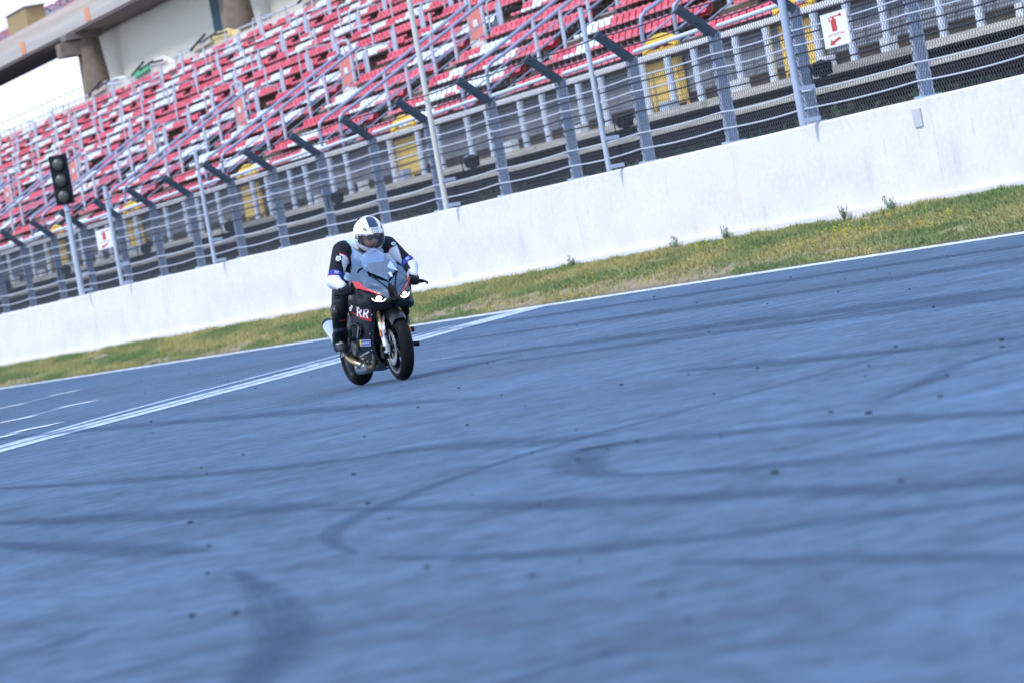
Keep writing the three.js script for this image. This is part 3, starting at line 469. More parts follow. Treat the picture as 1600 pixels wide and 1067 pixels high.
  for (let j = 0; j < 5; j++) for (let i = 0; i < 150; i++) { if (hash(j, i, 3) < 0.2) continue; M.makeTranslation(-226 - i * 0.51, 15.56 + j * 0.46, -(44.2 + j * 0.8)); im.setMatrixAt(n, M); im.setColorAt(n, hash(j, i >> 2, 5) > 0.6 ? lin(0.5, 0.08, 0.16) : lin(0.30, 0.27, 0.34)); n++; }
  im.count = n; im.name = 'upper_deck_seats'; im.userData = { kind: 'stuff', label: 'far red and grey seats on the upper deck at top left', category: 'seats' }; scene.add(im);
  for (let j = 0; j < 5; j++) part('deck_step', bx(-330, -200, 15.4, 15.5 + j * 0.46, 43.9 + j * 0.8, 44.7 + j * 0.8 - 0.004), mConc, stand);
}
// ---------------------------------------------------------------- motorcycle
// local frame: origin on the ground under the front axle; x to the rider's left, y up, z forward
const bike = thing('motorcycle', 'black and grey sport motorcycle with red trim and lit headlights', 'motorcycle');
bike.position.set(-48.18, 0.176 + 0.004, -10.884); bike.rotation.set(0, THREE.MathUtils.degToRad(92.5), THREE.MathUtils.degToRad(-0.8) * -1 * -1, 'YXZ');
const mBodyBlack = new THREE.MeshPhysicalMaterial({ color: lin(0.007, 0.008, 0.010), roughness: 0.34, specularIntensity: 0.5, clearcoat: 0.22, clearcoatRoughness: 0.12 });
const mBodyGrey = new THREE.MeshPhysicalMaterial({ color: lin(0.075, 0.125, 0.205), roughness: 0.45, specularIntensity: 0.5, clearcoat: 0.12, clearcoatRoughness: 0.15 });
const mBodyRed = new THREE.MeshPhysicalMaterial({ color: lin(0.62, 0.018, 0.03), roughness: 0.35, clearcoat: 0.7 });
const mPlastic = mat([0.009, 0.010, 0.012], 0.55, { specularIntensity: 0.4 }), mTyre = mat([0.007, 0.0078, 0.0095], 0.7, { specularIntensity: 0.3 }), mRim = mat([0.012, 0.016, 0.024], 0.4, { specularIntensity: 0.6 });
const mAlu = mat([0.62, 0.65, 0.70], 0.3, { metalness: 0.8 }), mGold = mat([0.62, 0.48, 0.27], 0.32, { metalness: 0.7 }), mBronze = mat([0.50, 0.34, 0.20], 0.36, { metalness: 0.85 }), mSteel = mat([0.33, 0.335, 0.345], 0.32, { metalness: 0.85 });
const B = (x, y, z) => V(x, y, z);
function wheel(name, z, R, w, steer) {
  const g = group(name, bike); g.position.set(0, R, z); g.rotation.y = steer;
  const pr = []; const r0 = 0.222; // rounded tyre profile
  for (let i = 0; i <= 18; i++) { const a = -1.42 + (2.84 * i) / 18; pr.push(new THREE.Vector2(R - w * 0.46 + Math.cos(a) * w * 0.46 - (w * 0.10) * (1 - Math.cos(a)) * 0.6, Math.sin(a) * w * 0.5)); }
  const full = [new THREE.Vector2(r0, -w * 0.36), ...pr, new THREE.Vector2(r0, w * 0.36)];
  part('tyre', new THREE.LatheGeometry(full, 64).rotateZ(Math.PI / 2), mTyre, g);
  part('rim', [new THREE.LatheGeometry([[0.195, -w * 0.34], [0.226, -w * 0.37], [0.222, -w * 0.30], [0.205, -w * 0.2], [0.2, 0], [0.205, w * 0.2], [0.222, w * 0.30], [0.226, w * 0.37], [0.195, w * 0.34], [0.188, 0], [0.195, -w * 0.34]].map((p) => new THREE.Vector2(...p)), 48).rotateZ(Math.PI / 2), cyl(B(-0.055, 0, 0), B(0.055, 0, 0), 0.045, 0.045, 16)], mRim, g);
  for (let k = 0; k < 5; k++) for (const s of [-1, 1]) { const a = k * 1.2566 + s * 0.16; part('spoke', cyl(B(0.02 * s, Math.cos(a + s * 0.35) * 0.04, Math.sin(a + s * 0.35) * 0.04), B(0.012 * s, Math.cos(a) * 0.20, Math.sin(a) * 0.20), 0.014, 0.010, 6), mRim, g); }
  part('wheel_stripe', new THREE.TorusGeometry(0.2275, 0.0035, 6, 64).rotateY(Math.PI / 2).translate(-w * 0.37, 0, 0), mAlu, g);
  const disc = (x, r) => new THREE.RingGeometry(r * 0.66, r, 40).rotateY(Math.PI / 2).translate(x, 0, 0);
  for (const s of name === 'front_wheel' ? [-1, 1] : [-1]) part('brake_disc', [new THREE.LatheGeometry([[0.105, -0.0025], [name === 'front_wheel' ? 0.158 : 0.11, -0.0025], [name === 'front_wheel' ? 0.158 : 0.11, 0.0025], [0.105, 0.0025], [0.105, -0.0025]].map((p) => new THREE.Vector2(name === 'front_wheel' ? p[0] : p[0] * 0.9, p[1])), 40).rotateZ(Math.PI / 2).translate(s * 0.066, 0, 0), ...Array.from({ length: 6 }, (_, i) => cyl(B(s * 0.064, Math.cos(i) * 0.05, Math.sin(i) * 0.05), B(s * 0.064, Math.cos(i) * 0.11, Math.sin(i) * 0.11), 0.006, 0.006, 5))], mSteel, g);
  return g;
}
wheel('front_wheel', 0, 0.30, 0.122, 0.03); wheel('rear_wheel', -1.44, 0.318, 0.192, 0);
{ // front mudguard
  const rows = []; for (let i = 0; i <= 22; i++) { const a = -0.75 + (2.35 * i) / 22, r = []; for (let j = 0; j <= 10; j++) { const u = j / 5 - 1, R = 0.322 - 0.045 * u * u * u * u - (Math.abs(u) > 0.9 ? 0.03 : 0); r.push(B(u * 0.072, 0.30 + Math.cos(a) * R, -Math.sin(a) * R)); } rows.push(r); }
  part('mudguard', grid(rows), mBodyBlack, bike);
  for (const s of [-1, 1]) part('mudguard_stay', [grid([[B(s * 0.074, 0.59, -0.02), B(s * 0.08, 0.55, -0.14)], [B(s * 0.098, 0.50, 0.03), B(s * 0.10, 0.49, -0.07)], [B(s * 0.10, 0.43, 0.035), B(s * 0.104, 0.42, -0.02)]])], mAlu, bike);
}
for (const s of [-1, 1]) { // fork legs
  const f = group('fork_leg', bike); const T = B(s * 0.102, 0.86, -0.245), M1 = B(s * 0.102, 0.50, -0.088), A = B(s * 0.102, 0.30, -0.005);
  part('outer_tube', cyl(T, M1, 0.027, 0.026, 14), mGold, f); part('slider', cyl(M1, A, 0.024, 0.028, 12), mAlu, f); part('axle_clamp', [new RoundedBoxGeometry(0.045, 0.085, 0.07, 2, 0.012).translate(s * 0.102, 0.295, 0), cyl(B(s * 0.08, 0.30, 0), B(s * 0.132, 0.30, 0), 0.016, 0.016, 12)], mAlu, f);
  part('caliper', new RoundedBoxGeometry(0.05, 0.13, 0.075, 2, 0.014).rotateX(0.45).translate(s * 0.088, 0.275, -0.125), mPlastic, f);
  part('reflector', new RoundedBoxGeometry(0.008, 0.075, 0.028, 2, 0.003).rotateX(-0.35).rotateY(s * 0.5).translate(s * 0.130, 0.435, -0.03), mat([0.85, 0.24, 0.01], 0.3, {}), f);
}
// bilinear patch between four corners, bulged outwards
function quadPatch(a, b, c, d, n = 6, m = 6, bulge = V(0, 0, 0)) { const rows = []; for (let j = 0; j <= m; j++) { const v = j / m, r = []; for (let i = 0; i <= n; i++) { const u = i / n, p = a.clone().lerp(b, u).lerp(d.clone().lerp(c, u), v); p.addScaledVector(bulge, 16 * u * (1 - u) * v * (1 - v)); r.push(p); } rows.push(r); } return grid(rows); }
function mirrored(fn) { return [-1, 1].map((s) => fn((x, y, z) => B(x * s, y, z), s)); }
const nose = group('nose_fairing', bike);
mirrored((Q, s) => {
  const out = V(s * 0.02, 0.008, 0.012);
  part('upper_panel', [quadPatch(Q(0.0, 0.855, 0.035), Q(0.135, 0.935, -0.095), Q(0.205, 0.845, -0.085), Q(0.032, 0.79, 0.085), 8, 6, out), quadPatch(Q(0.032, 0.79, 0.085), Q(0.205, 0.845, -0.085), Q(0.085, 0.752, 0.062), Q(0.03, 0.705, 0.115), 8, 6, V(s * 0.006, 0, 0.008))], mBodyGrey, nose);
  part('shoulder_panel', [quadPatch(Q(0.135, 0.935, -0.095), Q(0.115, 1.07, -0.27), Q(0.215, 1.03, -0.31), Q(0.205, 0.845, -0.085), 8, 6, V(s * 0.016, 0.01, 0.008)), quadPatch(Q(0.205, 0.845, -0.085), Q(0.215, 1.03, -0.31), Q(0.255, 0.93, -0.30), Q(0.232, 0.865, -0.15), 4, 4)], mBodyGrey, nose);
  part('red_flash', [quadPatch(Q(0.207, 0.892, -0.128), Q(0.250, 0.915, -0.228), Q(0.244, 0.845, -0.165), Q(0.185, 0.826, -0.058), 6, 3, V(s * 0.004, 0, 0.004)), quadPatch(Q(0.186, 0.838, -0.058), Q(0.228, 0.835, -0.12), Q(0.10, 0.752, 0.058), Q(0.088, 0.762, 0.067), 6, 3, V(s * 0.006, 0, 0.006))].map((g) => g.translate(s * 0.005, 0.003, 0.007)), mBodyRed, nose);
  part('cheek', [quadPatch(Q(0.085, 0.752, 0.062), Q(0.25, 0.90, -0.25), Q(0.255, 0.78, -0.19), Q(0.18, 0.752, -0.005), 8, 5, V(s * 0.008, 0, 0.006)), quadPatch(Q(0.18, 0.752, -0.005), Q(0.255, 0.78, -0.19), Q(0.245, 0.66, -0.16), Q(0.165, 0.66, -0.01), 6, 5, V(s * 0.008, 0, 0.004)), quadPatch(Q(0.05, 0.695, 0.10), Q(0.17, 0.70, 0.0), Q(0.15, 0.635, -0.01), Q(0.0, 0.625, 0.045), 6, 5, V(0, 0, 0.004)), quadPatch(Q(0.0, 0.70, 0.118), Q(0.05, 0.695, 0.10), Q(0.0, 0.625, 0.045), Q(0.0, 0.66, 0.08), 3, 3)], mBodyBlack, nose);
  part('centre_duct', [quadPatch(Q(0.0, 0.862, 0.035), Q(0.034, 0.80, 0.088), Q(0.032, 0.70, 0.118), Q(0.0, 0.695, 0.124), 4, 5, V(-s * 0.002, 0, -0.012))], mPlastic, nose);
  part('duct_edge', tube([Q(0.11, 0.925, -0.07), Q(0.07, 0.868, 0.01), Q(0.034, 0.80, 0.092), Q(0.034, 0.70, 0.12)], 0.007, 16, 6), mPlastic, nose);
  part('mirror_plug', new THREE.SphereGeometry(1, 14, 8).scale(0.022, 0.034, 0.012).rotateZ(s * 0.9).translate(s * 0.172, 0.995, -0.205), mPlastic, nose);
  // headlight: dark housing, bright lens and an angled light bar
  const h = group('headlight', bike);
  part('housing', quadPatch(Q(0.048, 0.735, 0.093), Q(0.178, 0.768, 0.008), Q(0.172, 0.715, 0.006), Q(0.058, 0.692, 0.102), 6, 4, V(0, 0, 0.004)), mPlastic, h);
  part('lens', new THREE.SphereGeometry(1, 18, 12).scale(0.027, 0.022, 0.014).rotateY(s * 0.5).translate(s * 0.118, 0.733, 0.058), new THREE.MeshStandardMaterial({ color: lin(0.9, 0.88, 0.82), emissive: new THREE.Color(1, 0.90, 0.70), emissiveIntensity: 2.6, roughness: 0.3 }), h);
  part('light_bar', tube([Q(0.068, 0.722, 0.103), Q(0.095, 0.703, 0.092), Q(0.150, 0.715, 0.04), Q(0.172, 0.742, 0.018)], 0.0045, 16, 6), new THREE.MeshStandardMaterial({ color: 0xffffff, emissive: new THREE.Color(1, 0.95, 0.85), emissiveIntensity: 1.1 }), h);
  const lamp = new THREE.SpotLight(new THREE.Color(1, 0.92, 0.76), 1.2, 60, 0.32, 0.6); lamp.position.set(s * 0.118, 0.732, 0.105); lamp.target.position.set(s * 0.1, 0.2, 12); lamp.castShadow = true; h.add(lamp, lamp.target);
});
{ // windscreen: tinted sheet with thickness
  const rows = []; for (let j = 0; j <= 12; j++) { const v = j / 12, r = [], wTop = [0.005, 0.075, 0.115, 0.135, 0.148, 0.15, 0.146, 0.14, 0.133, 0.122, 0.108, 0.088, 0.05][j], y = lerp(0.862, 1.175, Math.pow(v, 0.92)), z = 0.032 - 0.36 * Math.pow(v, 1.05); for (let i = 0; i <= 14; i++) { const u = i / 7 - 1; r.push(B(u * wTop, y + (v > 0.75 ? -0.02 * u * u : 0.045 * u * u * (1 - v)), z + 0.05 * v * (1 - u * u) - 0.075 * u * u * (wTop / 0.15))); } rows.push(r); }
  part('windscreen', grid(rows), new THREE.MeshPhysicalMaterial({ color: lin(0.50, 0.68, 0.95), roughness: 0.05, transmission: 0.78, thickness: 0, ior: 1.5 }), bike);
  part('screen_sticker', quadPatch(B(0.012, 0.925, -0.01), B(0.042, 0.93, -0.025), B(0.046, 0.885, 0.004), B(0.022, 0.885, 0.02), 3, 3).translate(0.003, 0.014, 0.016), mat([0.82, 0.84, 0.86], 0.6), bike);
  part('dashboard', new RoundedBoxGeometry(0.17, 0.10, 0.03, 2, 0.01).rotateX(-0.6).translate(0, 1.0, -0.24), mPlastic, bike);
  part('instrument_cowl', [quadPatch(B(-0.12, 0.93, -0.1), B(0.12, 0.93, -0.1), B(0.16, 0.95, -0.3), B(-0.16, 0.95, -0.3), 4, 4)], mPlastic, bike);
}
// side fairings lofted from edge rows: [y, z front, z rear, x front, x rear]
const sideRows = [[0.80, -0.14, -0.50, 0.245, 0.235], [0.72, -0.03, -0.53, 0.185, 0.25], [0.65, -0.01, -0.53, 0.150, 0.25], [0.58, -0.05, -0.52, 0.150, 0.245], [0.50, -0.11, -0.56, 0.152, 0.24], [0.42, -0.17, -0.60, 0.155, 0.235], [0.34, -0.23, -0.66, 0.150, 0.215], [0.27, -0.28, -0.74, 0.130, 0.185], [0.20, -0.33, -0.82, 0.095, 0.15], [0.14, -0.38, -0.86, 0.045, 0.10]];
const sideAt = (s, y, u, off = 0) => { let i = 0; while (i < sideRows.length - 2 && y < sideRows[i + 1][0]) i++; const a = sideRows[i], b = sideRows[i + 1], t = clamp((a[0] - y) / (a[0] - b[0])), m = (k) => lerp(a[k], b[k], t); return B(s * (lerp(m(3), m(4), Math.pow(u, 0.62)) + off), y, lerp(m(1), m(2), u)); };
const rrTex = canvasTex(512, 256, (c, w, h) => { c.fillStyle = '#0d0f12'; c.fillRect(0, 0, w, h); c.fillStyle = '#b3121c'; c.beginPath(); c.moveTo(10, 150); c.lineTo(512, 196); c.lineTo(492, 250); c.lineTo(190, 232); c.closePath(); c.fill(); c.save(); c.transform(1, 0, -0.32, 1, 70, 0); c.font = 'bold 236px sans-serif'; c.lineWidth = 16; c.strokeStyle = '#b3121c'; c.strokeText('RR', 130, 205); c.fillStyle = '#eceef2'; c.fillText('RR', 130, 205); c.restore(); c.fillStyle = '#cfd3da'; c.beginPath(); c.moveTo(0, 90); c.lineTo(96, 18); c.lineTo(120, 40); c.lineTo(40, 140); c.lineTo(0, 150); c.fill(); });
const stickerTex = canvasTex(256, 80, (c, w, h) => { c.fillStyle = '#e9ecf2'; c.fillRect(0, 0, w, h); c.fillStyle = '#2a3fa8'; c.fillRect(30, 6, 220, 68); c.fillStyle = '#f2d21a'; c.beginPath(); c.moveTo(4, 6); c.lineTo(50, 6); c.lineTo(30, 74); c.lineTo(4, 74); c.fill(); c.fillStyle = '#fff'; c.font = 'bold 36px sans-serif'; c.fillText('MICHELIN', 54, 53); });
mirrored((Q, s) => {
  const rows = sideRows.map(([y]) => Array.from({ length: 11 }, (_, i) => sideAt(s, y, i / 10)));
  const f = group('side_fairing', bike);
  part('panel', grid(rows), mBodyBlack, f);
  part('inner_panel', grid(rows.map((r) => r.slice(0, 2).map((p, i) => i ? p.clone().multiply(V(1, 1, 1)).add(V(-s * 0.01, 0, 0)) : B(s * 0.03, p.y, p.z - 0.14)))), mPlastic, f);
  const decal = (y0, y1, u0, u1, skew, off) => { const r = []; for (let j = 0; j <= 6; j++) { const q = []; for (let i = 0; i <= 12; i++) { const u = lerp(u0, u1, i / 12), y = lerp(y0, y1, j / 6) + skew * (i / 12); q.push(sideAt(s, y, u, off)); } r.push(s < 0 ? q.reverse() : q); } return grid(r); };
  part('lettering', decal(0.668, 0.538, 0.05, 0.92, 0.07, 0.006), new THREE.MeshStandardMaterial({ map: rrTex, roughness: 0.4 }), f);
  part('sticker', decal(0.392, 0.340, 0.10, 0.62, 0.01, 0.006), new THREE.MeshStandardMaterial({ map: stickerTex, roughness: 0.5 }), f);
  part('vent', decal(0.535, 0.425, 0.45, 0.93, 0.02, 0.004), mat([0.004, 0.004, 0.005], 0.9), f);
  part('vent_trim', tube([sideAt(s, 0.54, 0.95, 0.010), sideAt(s, 0.545, 0.70, 0.012), sideAt(s, 0.49, 0.47, 0.012), sideAt(s, 0.42, 0.50, 0.012)], 0.009, 16, 6), mBodyBlack, f);
  part('vent_blade', [tube([sideAt(s, 0.525, 0.58, 0.014), sideAt(s, 0.47, 0.60, 0.014), sideAt(s, 0.425, 0.68, 0.012)], 0.008, 10, 6)], mAlu, f);
  part('side_wing', tube([sideAt(s, 0.29, 0.18, 0.012), sideAt(s, 0.275, 0.45, 0.016), sideAt(s, 0.26, 0.75, 0.012)], 0.008, 12, 6), mAlu, f);
  for (const [y, u] of [[0.44, 0.12], [0.30, 0.12], [0.20, 0.35], [0.20, 0.7], [0.60, 0.06]]) { const p = sideAt(s, y, u, 0.003); part('screw', new THREE.SphereGeometry(0.006, 8, 6).translate(p.x, p.y, p.z), mAlu, f); }
  part('tank_side', quadPatch(Q(0.235, 0.80, -0.50), Q(0.24, 0.92, -0.32), Q(0.16, 0.99, -0.52), Q(0.17, 0.86, -0.72), 5, 5, V(s * 0.012, 0.008, 0)), mBodyBlack, f);
  part('frame_spar', bar(Q(0.17, 0.78, -0.42), Q(0.15, 0.50, -0.92), 0.05, 0.11), mat([0.06, 0.065, 0.07], 0.45, { metalness: 0.5 }), bike);
  // controls
  const hb = group('handlebar', bike); const a = Q(0.115, 0.865, -0.235), e = Q(0.375, 0.825, -0.315);
  part('bar', cyl(a, e, 0.012, 0.012, 10), mPlastic, hb); part('grip', cyl(Q(0.25, 0.845, -0.276), e, 0.018, 0.018, 12), mPlastic, hb); part('bar_end', cyl(e, Q(0.405, 0.82, -0.324), 0.019, 0.016, 12), mPlastic, hb);
  part('lever', tube([Q(0.19, 0.862, -0.215), Q(0.25, 0.852, -0.175), Q(0.33, 0.836, -0.19), Q(0.395, 0.818, -0.225)], 0.007, 14, 6), mPlastic, hb);
  part('lever_guard', tube([Q(0.41, 0.82, -0.325), Q(0.425, 0.805, -0.27), Q(0.405, 0.795, -0.20)], 0.010, 10, 6), mPlastic, hb);
  part('reservoir', new THREE.CylinderGeometry(0.022, 0.02, 0.055, 12).translate(s * 0.17, 0.915, -0.225), mPlastic, hb);
  const pg = group('footpeg', bike); part('hanger', bar(Q(0.15, 0.46, -0.90), Q(0.19, 0.33, -1.0), 0.02, 0.07), mAlu, pg); part('peg', cyl(Q(0.18, 0.325, -0.985), Q(0.275, 0.325, -0.985), 0.013, 0.012, 8), mAlu, pg); part('heel_guard', quadPatch(Q(0.185, 0.44, -0.98), Q(0.185, 0.44, -1.08), Q(0.19, 0.31, -1.08), Q(0.19, 0.31, -1.0), 2, 2), mPlastic, pg);
  part('swingarm', bar(Q(0.10, 0.40, -0.92), Q(0.125, 0.318, -1.45), 0.045, 0.10), mat([0.10, 0.105, 0.115], 0.4, { metalness: 0.6 }), bike);
  part('crash_protector', cyl(Q(0.235, 0.42, -0.5), Q(0.30, 0.42, -0.5), 0.02, 0.024, 12), mPlastic, bike);
  part('axle_slider', cyl(Q(0.12, 0.30, 0.0), Q(0.158, 0.30, 0.0), 0.02, 0.018, 12), mPlastic, bike);
});
part('gear_lever', [cyl(B(0.20, 0.30, -0.84), B(0.385, 0.29, -0.84), 0.008, 0.008, 8), cyl(B(0.375, 0.29, -0.84), B(0.42, 0.288, -0.84), 0.022, 0.022, 12)], mPlastic, bike);
part('radiator', [quadPatch(B(-0.15, 0.64, -0.16), B(0.15, 0.64, -0.16), B(0.13, 0.34, -0.27), B(-0.13, 0.34, -0.27), 6, 8, V(0, 0, 0.012)), ...Array.from({ length: 9 }, (_, i) => cyl(B(-0.14, 0.62 - i * 0.031, -0.15 - i * 0.0115), B(0.14, 0.62 - i * 0.031, -0.15 - i * 0.0115), 0.003, 0.003, 4))], mat([0.012, 0.012, 0.014], 0.7), bike);
part('engine', [new RoundedBoxGeometry(0.34, 0.34, 0.40, 3, 0.05).translate(0, 0.44, -0.62), new RoundedBoxGeometry(0.40, 0.18, 0.22, 3, 0.05).translate(0, 0.36, -0.66), cyl(B(-0.205, 0.34, -0.66), B(-0.225, 0.34, -0.66), 0.075, 0.065, 20)], mat([0.09, 0.09, 0.095], 0.45, { metalness: 0.6 }), bike);
part('belly_pan', grid([[-1, 0.20, -0.30], [-1, 0.125, -0.38], [0, 0.105, -0.42], [1, 0.125, -0.38], [1, 0.20, -0.30]].map(([sx, y, z], i) => [B(sx * 0.02 + (i === 2 ? 0 : sx * 0.04), y + 0.02, z + 0.02), B(sx * 0.095, y, z - 0.2), B(sx * 0.105, y + 0.005, z - 0.46)])), mBodyBlack, bike);
{
  const ex = group('exhaust', bike);
  part('silencer_box', new RoundedBoxGeometry(0.20, 0.10, 0.30, 3, 0.035).rotateZ(0.12).translate(-0.075, 0.160, -0.80), mSteel, ex);
  for (let i = 0; i < 4; i++) part('header_pipe', tube([B(-0.12 + i * 0.075, 0.44, -0.36), B(-0.13 + i * 0.07, 0.27, -0.36), B(-0.12 + i * 0.045, 0.165, -0.48), B(-0.10 + i * 0.03, 0.155, -0.66)], 0.019, 24, 8), mBronze, ex);
  part('link_pipe', tube([B(-0.13, 0.17, -0.72), B(-0.195, 0.215, -0.80), B(-0.215, 0.27, -0.92), B(-0.20, 0.33, -1.06)], 0.029, 28, 10), mBronze, ex);
  part('clamp', [cyl(B(-0.155, 0.183, -0.745), B(-0.175, 0.197, -0.765), 0.037, 0.037, 14), cyl(B(-0.212, 0.28, -0.94), B(-0.209, 0.295, -0.97), 0.036, 0.036, 14)], mSteel, ex);
  part('silencer', [cyl(B(-0.20, 0.33, -1.06), B(-0.20, 0.40, -1.17), 0.034, 0.062, 20), cyl(B(-0.20, 0.40, -1.17), B(-0.20, 0.565, -1.47), 0.062, 0.062, 24)], mAlu, ex);
  part('silencer_cap', [cyl(B(-0.20, 0.565, -1.47), B(-0.20, 0.595, -1.525), 0.064, 0.05, 24), cyl(B(-0.20, 0.59, -1.515), B(-0.20, 0.602, -1.535), 0.034, 0.034, 16)], mPlastic, ex);
}
{
  const rows = []; for (let j = 0; j <= 10; j++) { const v = j / 10, r = []; for (let i = 0; i <= 14; i++) { const a = Math.PI * (i / 14), w = lerp(0.15, 0.10, v) * (1 - 0.1 * Math.sin(v * 3)); r.push(B(Math.cos(a) * w, lerp(0.86, 0.82, v) + Math.sin(a) * lerp(0.19, 0.05, v), lerp(-0.34, -0.82, v))); } rows.push(r); }
  part('fuel_tank', grid(rows), mBodyBlack, bike);
  part('seat', new RoundedBoxGeometry(0.26, 0.07, 0.42, 3, 0.03).translate(0, 0.815, -1.02), mat([0.02, 0.02, 0.022], 0.8), bike);
  const t = []; for (let j = 0; j <= 6; j++) { const v = j / 6; t.push(Array.from({ length: 13 }, (_, i) => { const a = (i / 12) * Math.PI * 2; return B(Math.cos(a) * lerp(0.13, 0.045, v), 0.82 + 0.12 * v + Math.sin(a) * lerp(0.06, 0.03, v), -1.15 - 0.38 * v); })); }
  part('tail', grid(t), mBodyBlack, bike);
  part('subframe', [bar(B(-0.1, 0.62, -0.85), B(-0.09, 0.80, -1.25), 0.03, 0.04), bar(B(0.1, 0.62, -0.85), B(0.09, 0.80, -1.25), 0.03, 0.04), cyl(B(0, 0.5, -0.9), B(0, 0.72, -1.0), 0.035, 0.03, 10)], mPlastic, bike);
}
// ---------------------------------------------------------------- rider
const rider = thing('person', 'person in white helmet, black and white leathers and pale blue bib riding', 'person');
rider.position.copy(bike.position); rider.rotation.copy(bike.rotation);
{
  const bones = []; const bone = (a, b, ra, rb, tag) => bones.push({ a: V(...a), b: V(...b), ra, rb, tag, d: V(...b).sub(V(...a)), l2: V(...b).distanceToSquared(V(...a)) });
  const J = { sR: [-0.195, 1.195, -0.63], sL: [0.225, 1.175, -0.63], eR: [-0.352, 0.945, -0.46], eL: [0.350, 0.965, -0.455], wR: [-0.325, 0.885, -0.325], wL: [0.325, 0.885, -0.325], hipR: [-0.115, 0.90, -1.04], hipL: [0.115, 0.90, -1.04], kR: [-0.295, 0.69, -0.66], kL: [0.29, 0.68, -0.67], aR: [-0.245, 0.42, -1.03], aL: [0.245, 0.42, -1.03] };
  bone([-0.06, 0.93, -1.07], [0.06, 0.93, -1.07], 0.135, 0.135, 'leg'); bone([0, 0.95, -1.05], [0.01, 1.06, -0.88], 0.14, 0.155, 'torso'); bone([0.01, 1.06, -0.88], [0.015, 1.135, -0.72], 0.155, 0.145, 'torso'); bone([-0.09, 1.12, -0.70], [0.12, 1.11, -0.70], 0.135, 0.135, 'torso'); bone([-0.15, 1.20, -0.665], [0.18, 1.185, -0.665], 0.085, 0.085, 'torso'); bone([0.01, 1.17, -0.84], [0.02, 1.24, -0.70], 0.10, 0.075, 'torso');
  bone([0.015, 1.17, -0.64], [0.03, 1.25, -0.55], 0.075, 0.065, 'neck');
  for (const s of ['R', 'L']) {
    bone(J['s' + s], J['e' + s], 0.086, 0.063, 'upper' + s); bone(J['e' + s], J['w' + s], 0.064, 0.043, 'fore' + s);
    bone(J['hip' + s], J['k' + s], 0.108, 0.074, 'leg'); bone(J['k' + s], J['a' + s], 0.072, 0.052, 'leg');
    const m = s === 'R' ? -1 : 1, a = J['a' + s]; bone([a[0], a[1] + 0.05, a[2] + 0.005], [a[0], a[1] - 0.055, a[2] - 0.03], 0.058, 0.045, 'boot'); bone([a[0], a[1] - 0.045, a[2] - 0.02], [a[0] + m * 0.02, a[1] - 0.068, a[2] + 0.17], 0.047, 0.036, 'boot');
    // gloved hand: palm over the grip, four fingers curled round it, thumb below
    const ax = V(m * 0.125, -0.02, -0.039).normalize(), gp = (t) => V(m * 0.25, 0.845, -0.276).addScaledVector(ax, t);
    const pc = gp(0.07).add(V(0, 0.028, -0.02)); bone(J['w' + s], pc.toArray(), 0.040, 0.038, 'glove'); bone(gp(0.035).add(V(0, 0.026, -0.008)).toArray(), gp(0.105).add(V(0, 0.026, -0.008)).toArray(), 0.027, 0.025, 'glove');
    [0.028, 0.053, 0.078, 0.101].forEach((t, i) => { const k = gp(t), r = [0.0105, 0.011, 0.0105, 0.0095][i], ln = [0.95, 1.05, 1, 0.85][i]; const p0 = k.clone().add(V(0, 0.030, 0.012)), p1 = k.clone().add(V(0, 0.022 * ln, 0.040 * ln)), p2 = k.clone().add(V(0, -0.014, 0.042 * ln)), p3 = k.clone().add(V(0, -0.031 * ln, 0.018)); bone(p0.toArray(), p1.toArray(), r * 1.1, r, 'finger'); bone(p1.toArray(), p2.toArray(), r, r, 'finger'); bone(p2.toArray(), p3.toArray(), r, r * 0.9, 'finger'); });
    const tb = gp(0.022).add(V(0, 0.006, -0.026)), te = gp(0.008).add(V(0, -0.026, 0.004)); bone(gp(0.05).add(V(0, 0.02, -0.03)).toArray(), tb.toArray(), 0.014, 0.0125, 'finger'); bone(tb.toArray(), te.toArray(), 0.0125, 0.0105, 'finger');
  }
  const q = V(0, 0, 0);
  const dist = (bn, x, y, z) => { q.set(x - bn.a.x, y - bn.a.y, z - bn.a.z); const t = clamp(q.dot(bn.d) / bn.l2); const dx = q.x - bn.d.x * t, dy = q.y - bn.d.y * t, dz = q.z - bn.d.z * t; return Math.sqrt(dx * dx + dy * dy + dz * dz) - lerp(bn.ra, bn.rb, t); };
  function mesh(list, c, half, N, k) {
    const mc = new MarchingCubes(N, mBlack, false, false, 160000); mc.isolation = 0; const hs = N / 2;
    for (let z = 0; z < N; z++) for (let y = 0; y < N; y++) for (let x = 0; x < N; x++) {
      const px = c[0] + ((x - hs) / hs) * half, py = c[1] + ((y - hs) / hs) * half, pz = c[2] + ((z - hs) / hs) * half; let d = 1e3;
      for (const b of list) { const e = dist(b, px, py, pz); if (e > d + k) continue; const h = Math.max(k - Math.abs(d - e), 0) / k; d = Math.min(d, e) - h * h * k * 0.25; }
      mc.field[x + y * N + z * N * N] = -d;
    }
    mc.update(); const n = mc.count, p = new Float32Array(n * 3); for (let i = 0; i < n * 3; i++) p[i] = mc.positionArray[i] * half + c[i % 3];
    let g = new THREE.BufferGeometry(); g.setAttribute('position', new THREE.BufferAttribute(p, 3)); g = mergeVertices(g, 1e-4); g.computeVertexNormals(); return g;
  }
  const small = (b) => b.tag === 'glove' || b.tag === 'finger';
  const body = mesh(bones.filter((b) => !small(b)), [0.005, 0.88, -0.76], 0.56, 112, 0.035);
  const hands = ['R', 'L'].map((s, i) => { const m = i ? 1 : -1; return mesh(bones.filter((b) => small(b) && b.a.x * m > 0), [m * 0.32, 0.855, -0.29], 0.115, 72, 0.008); });
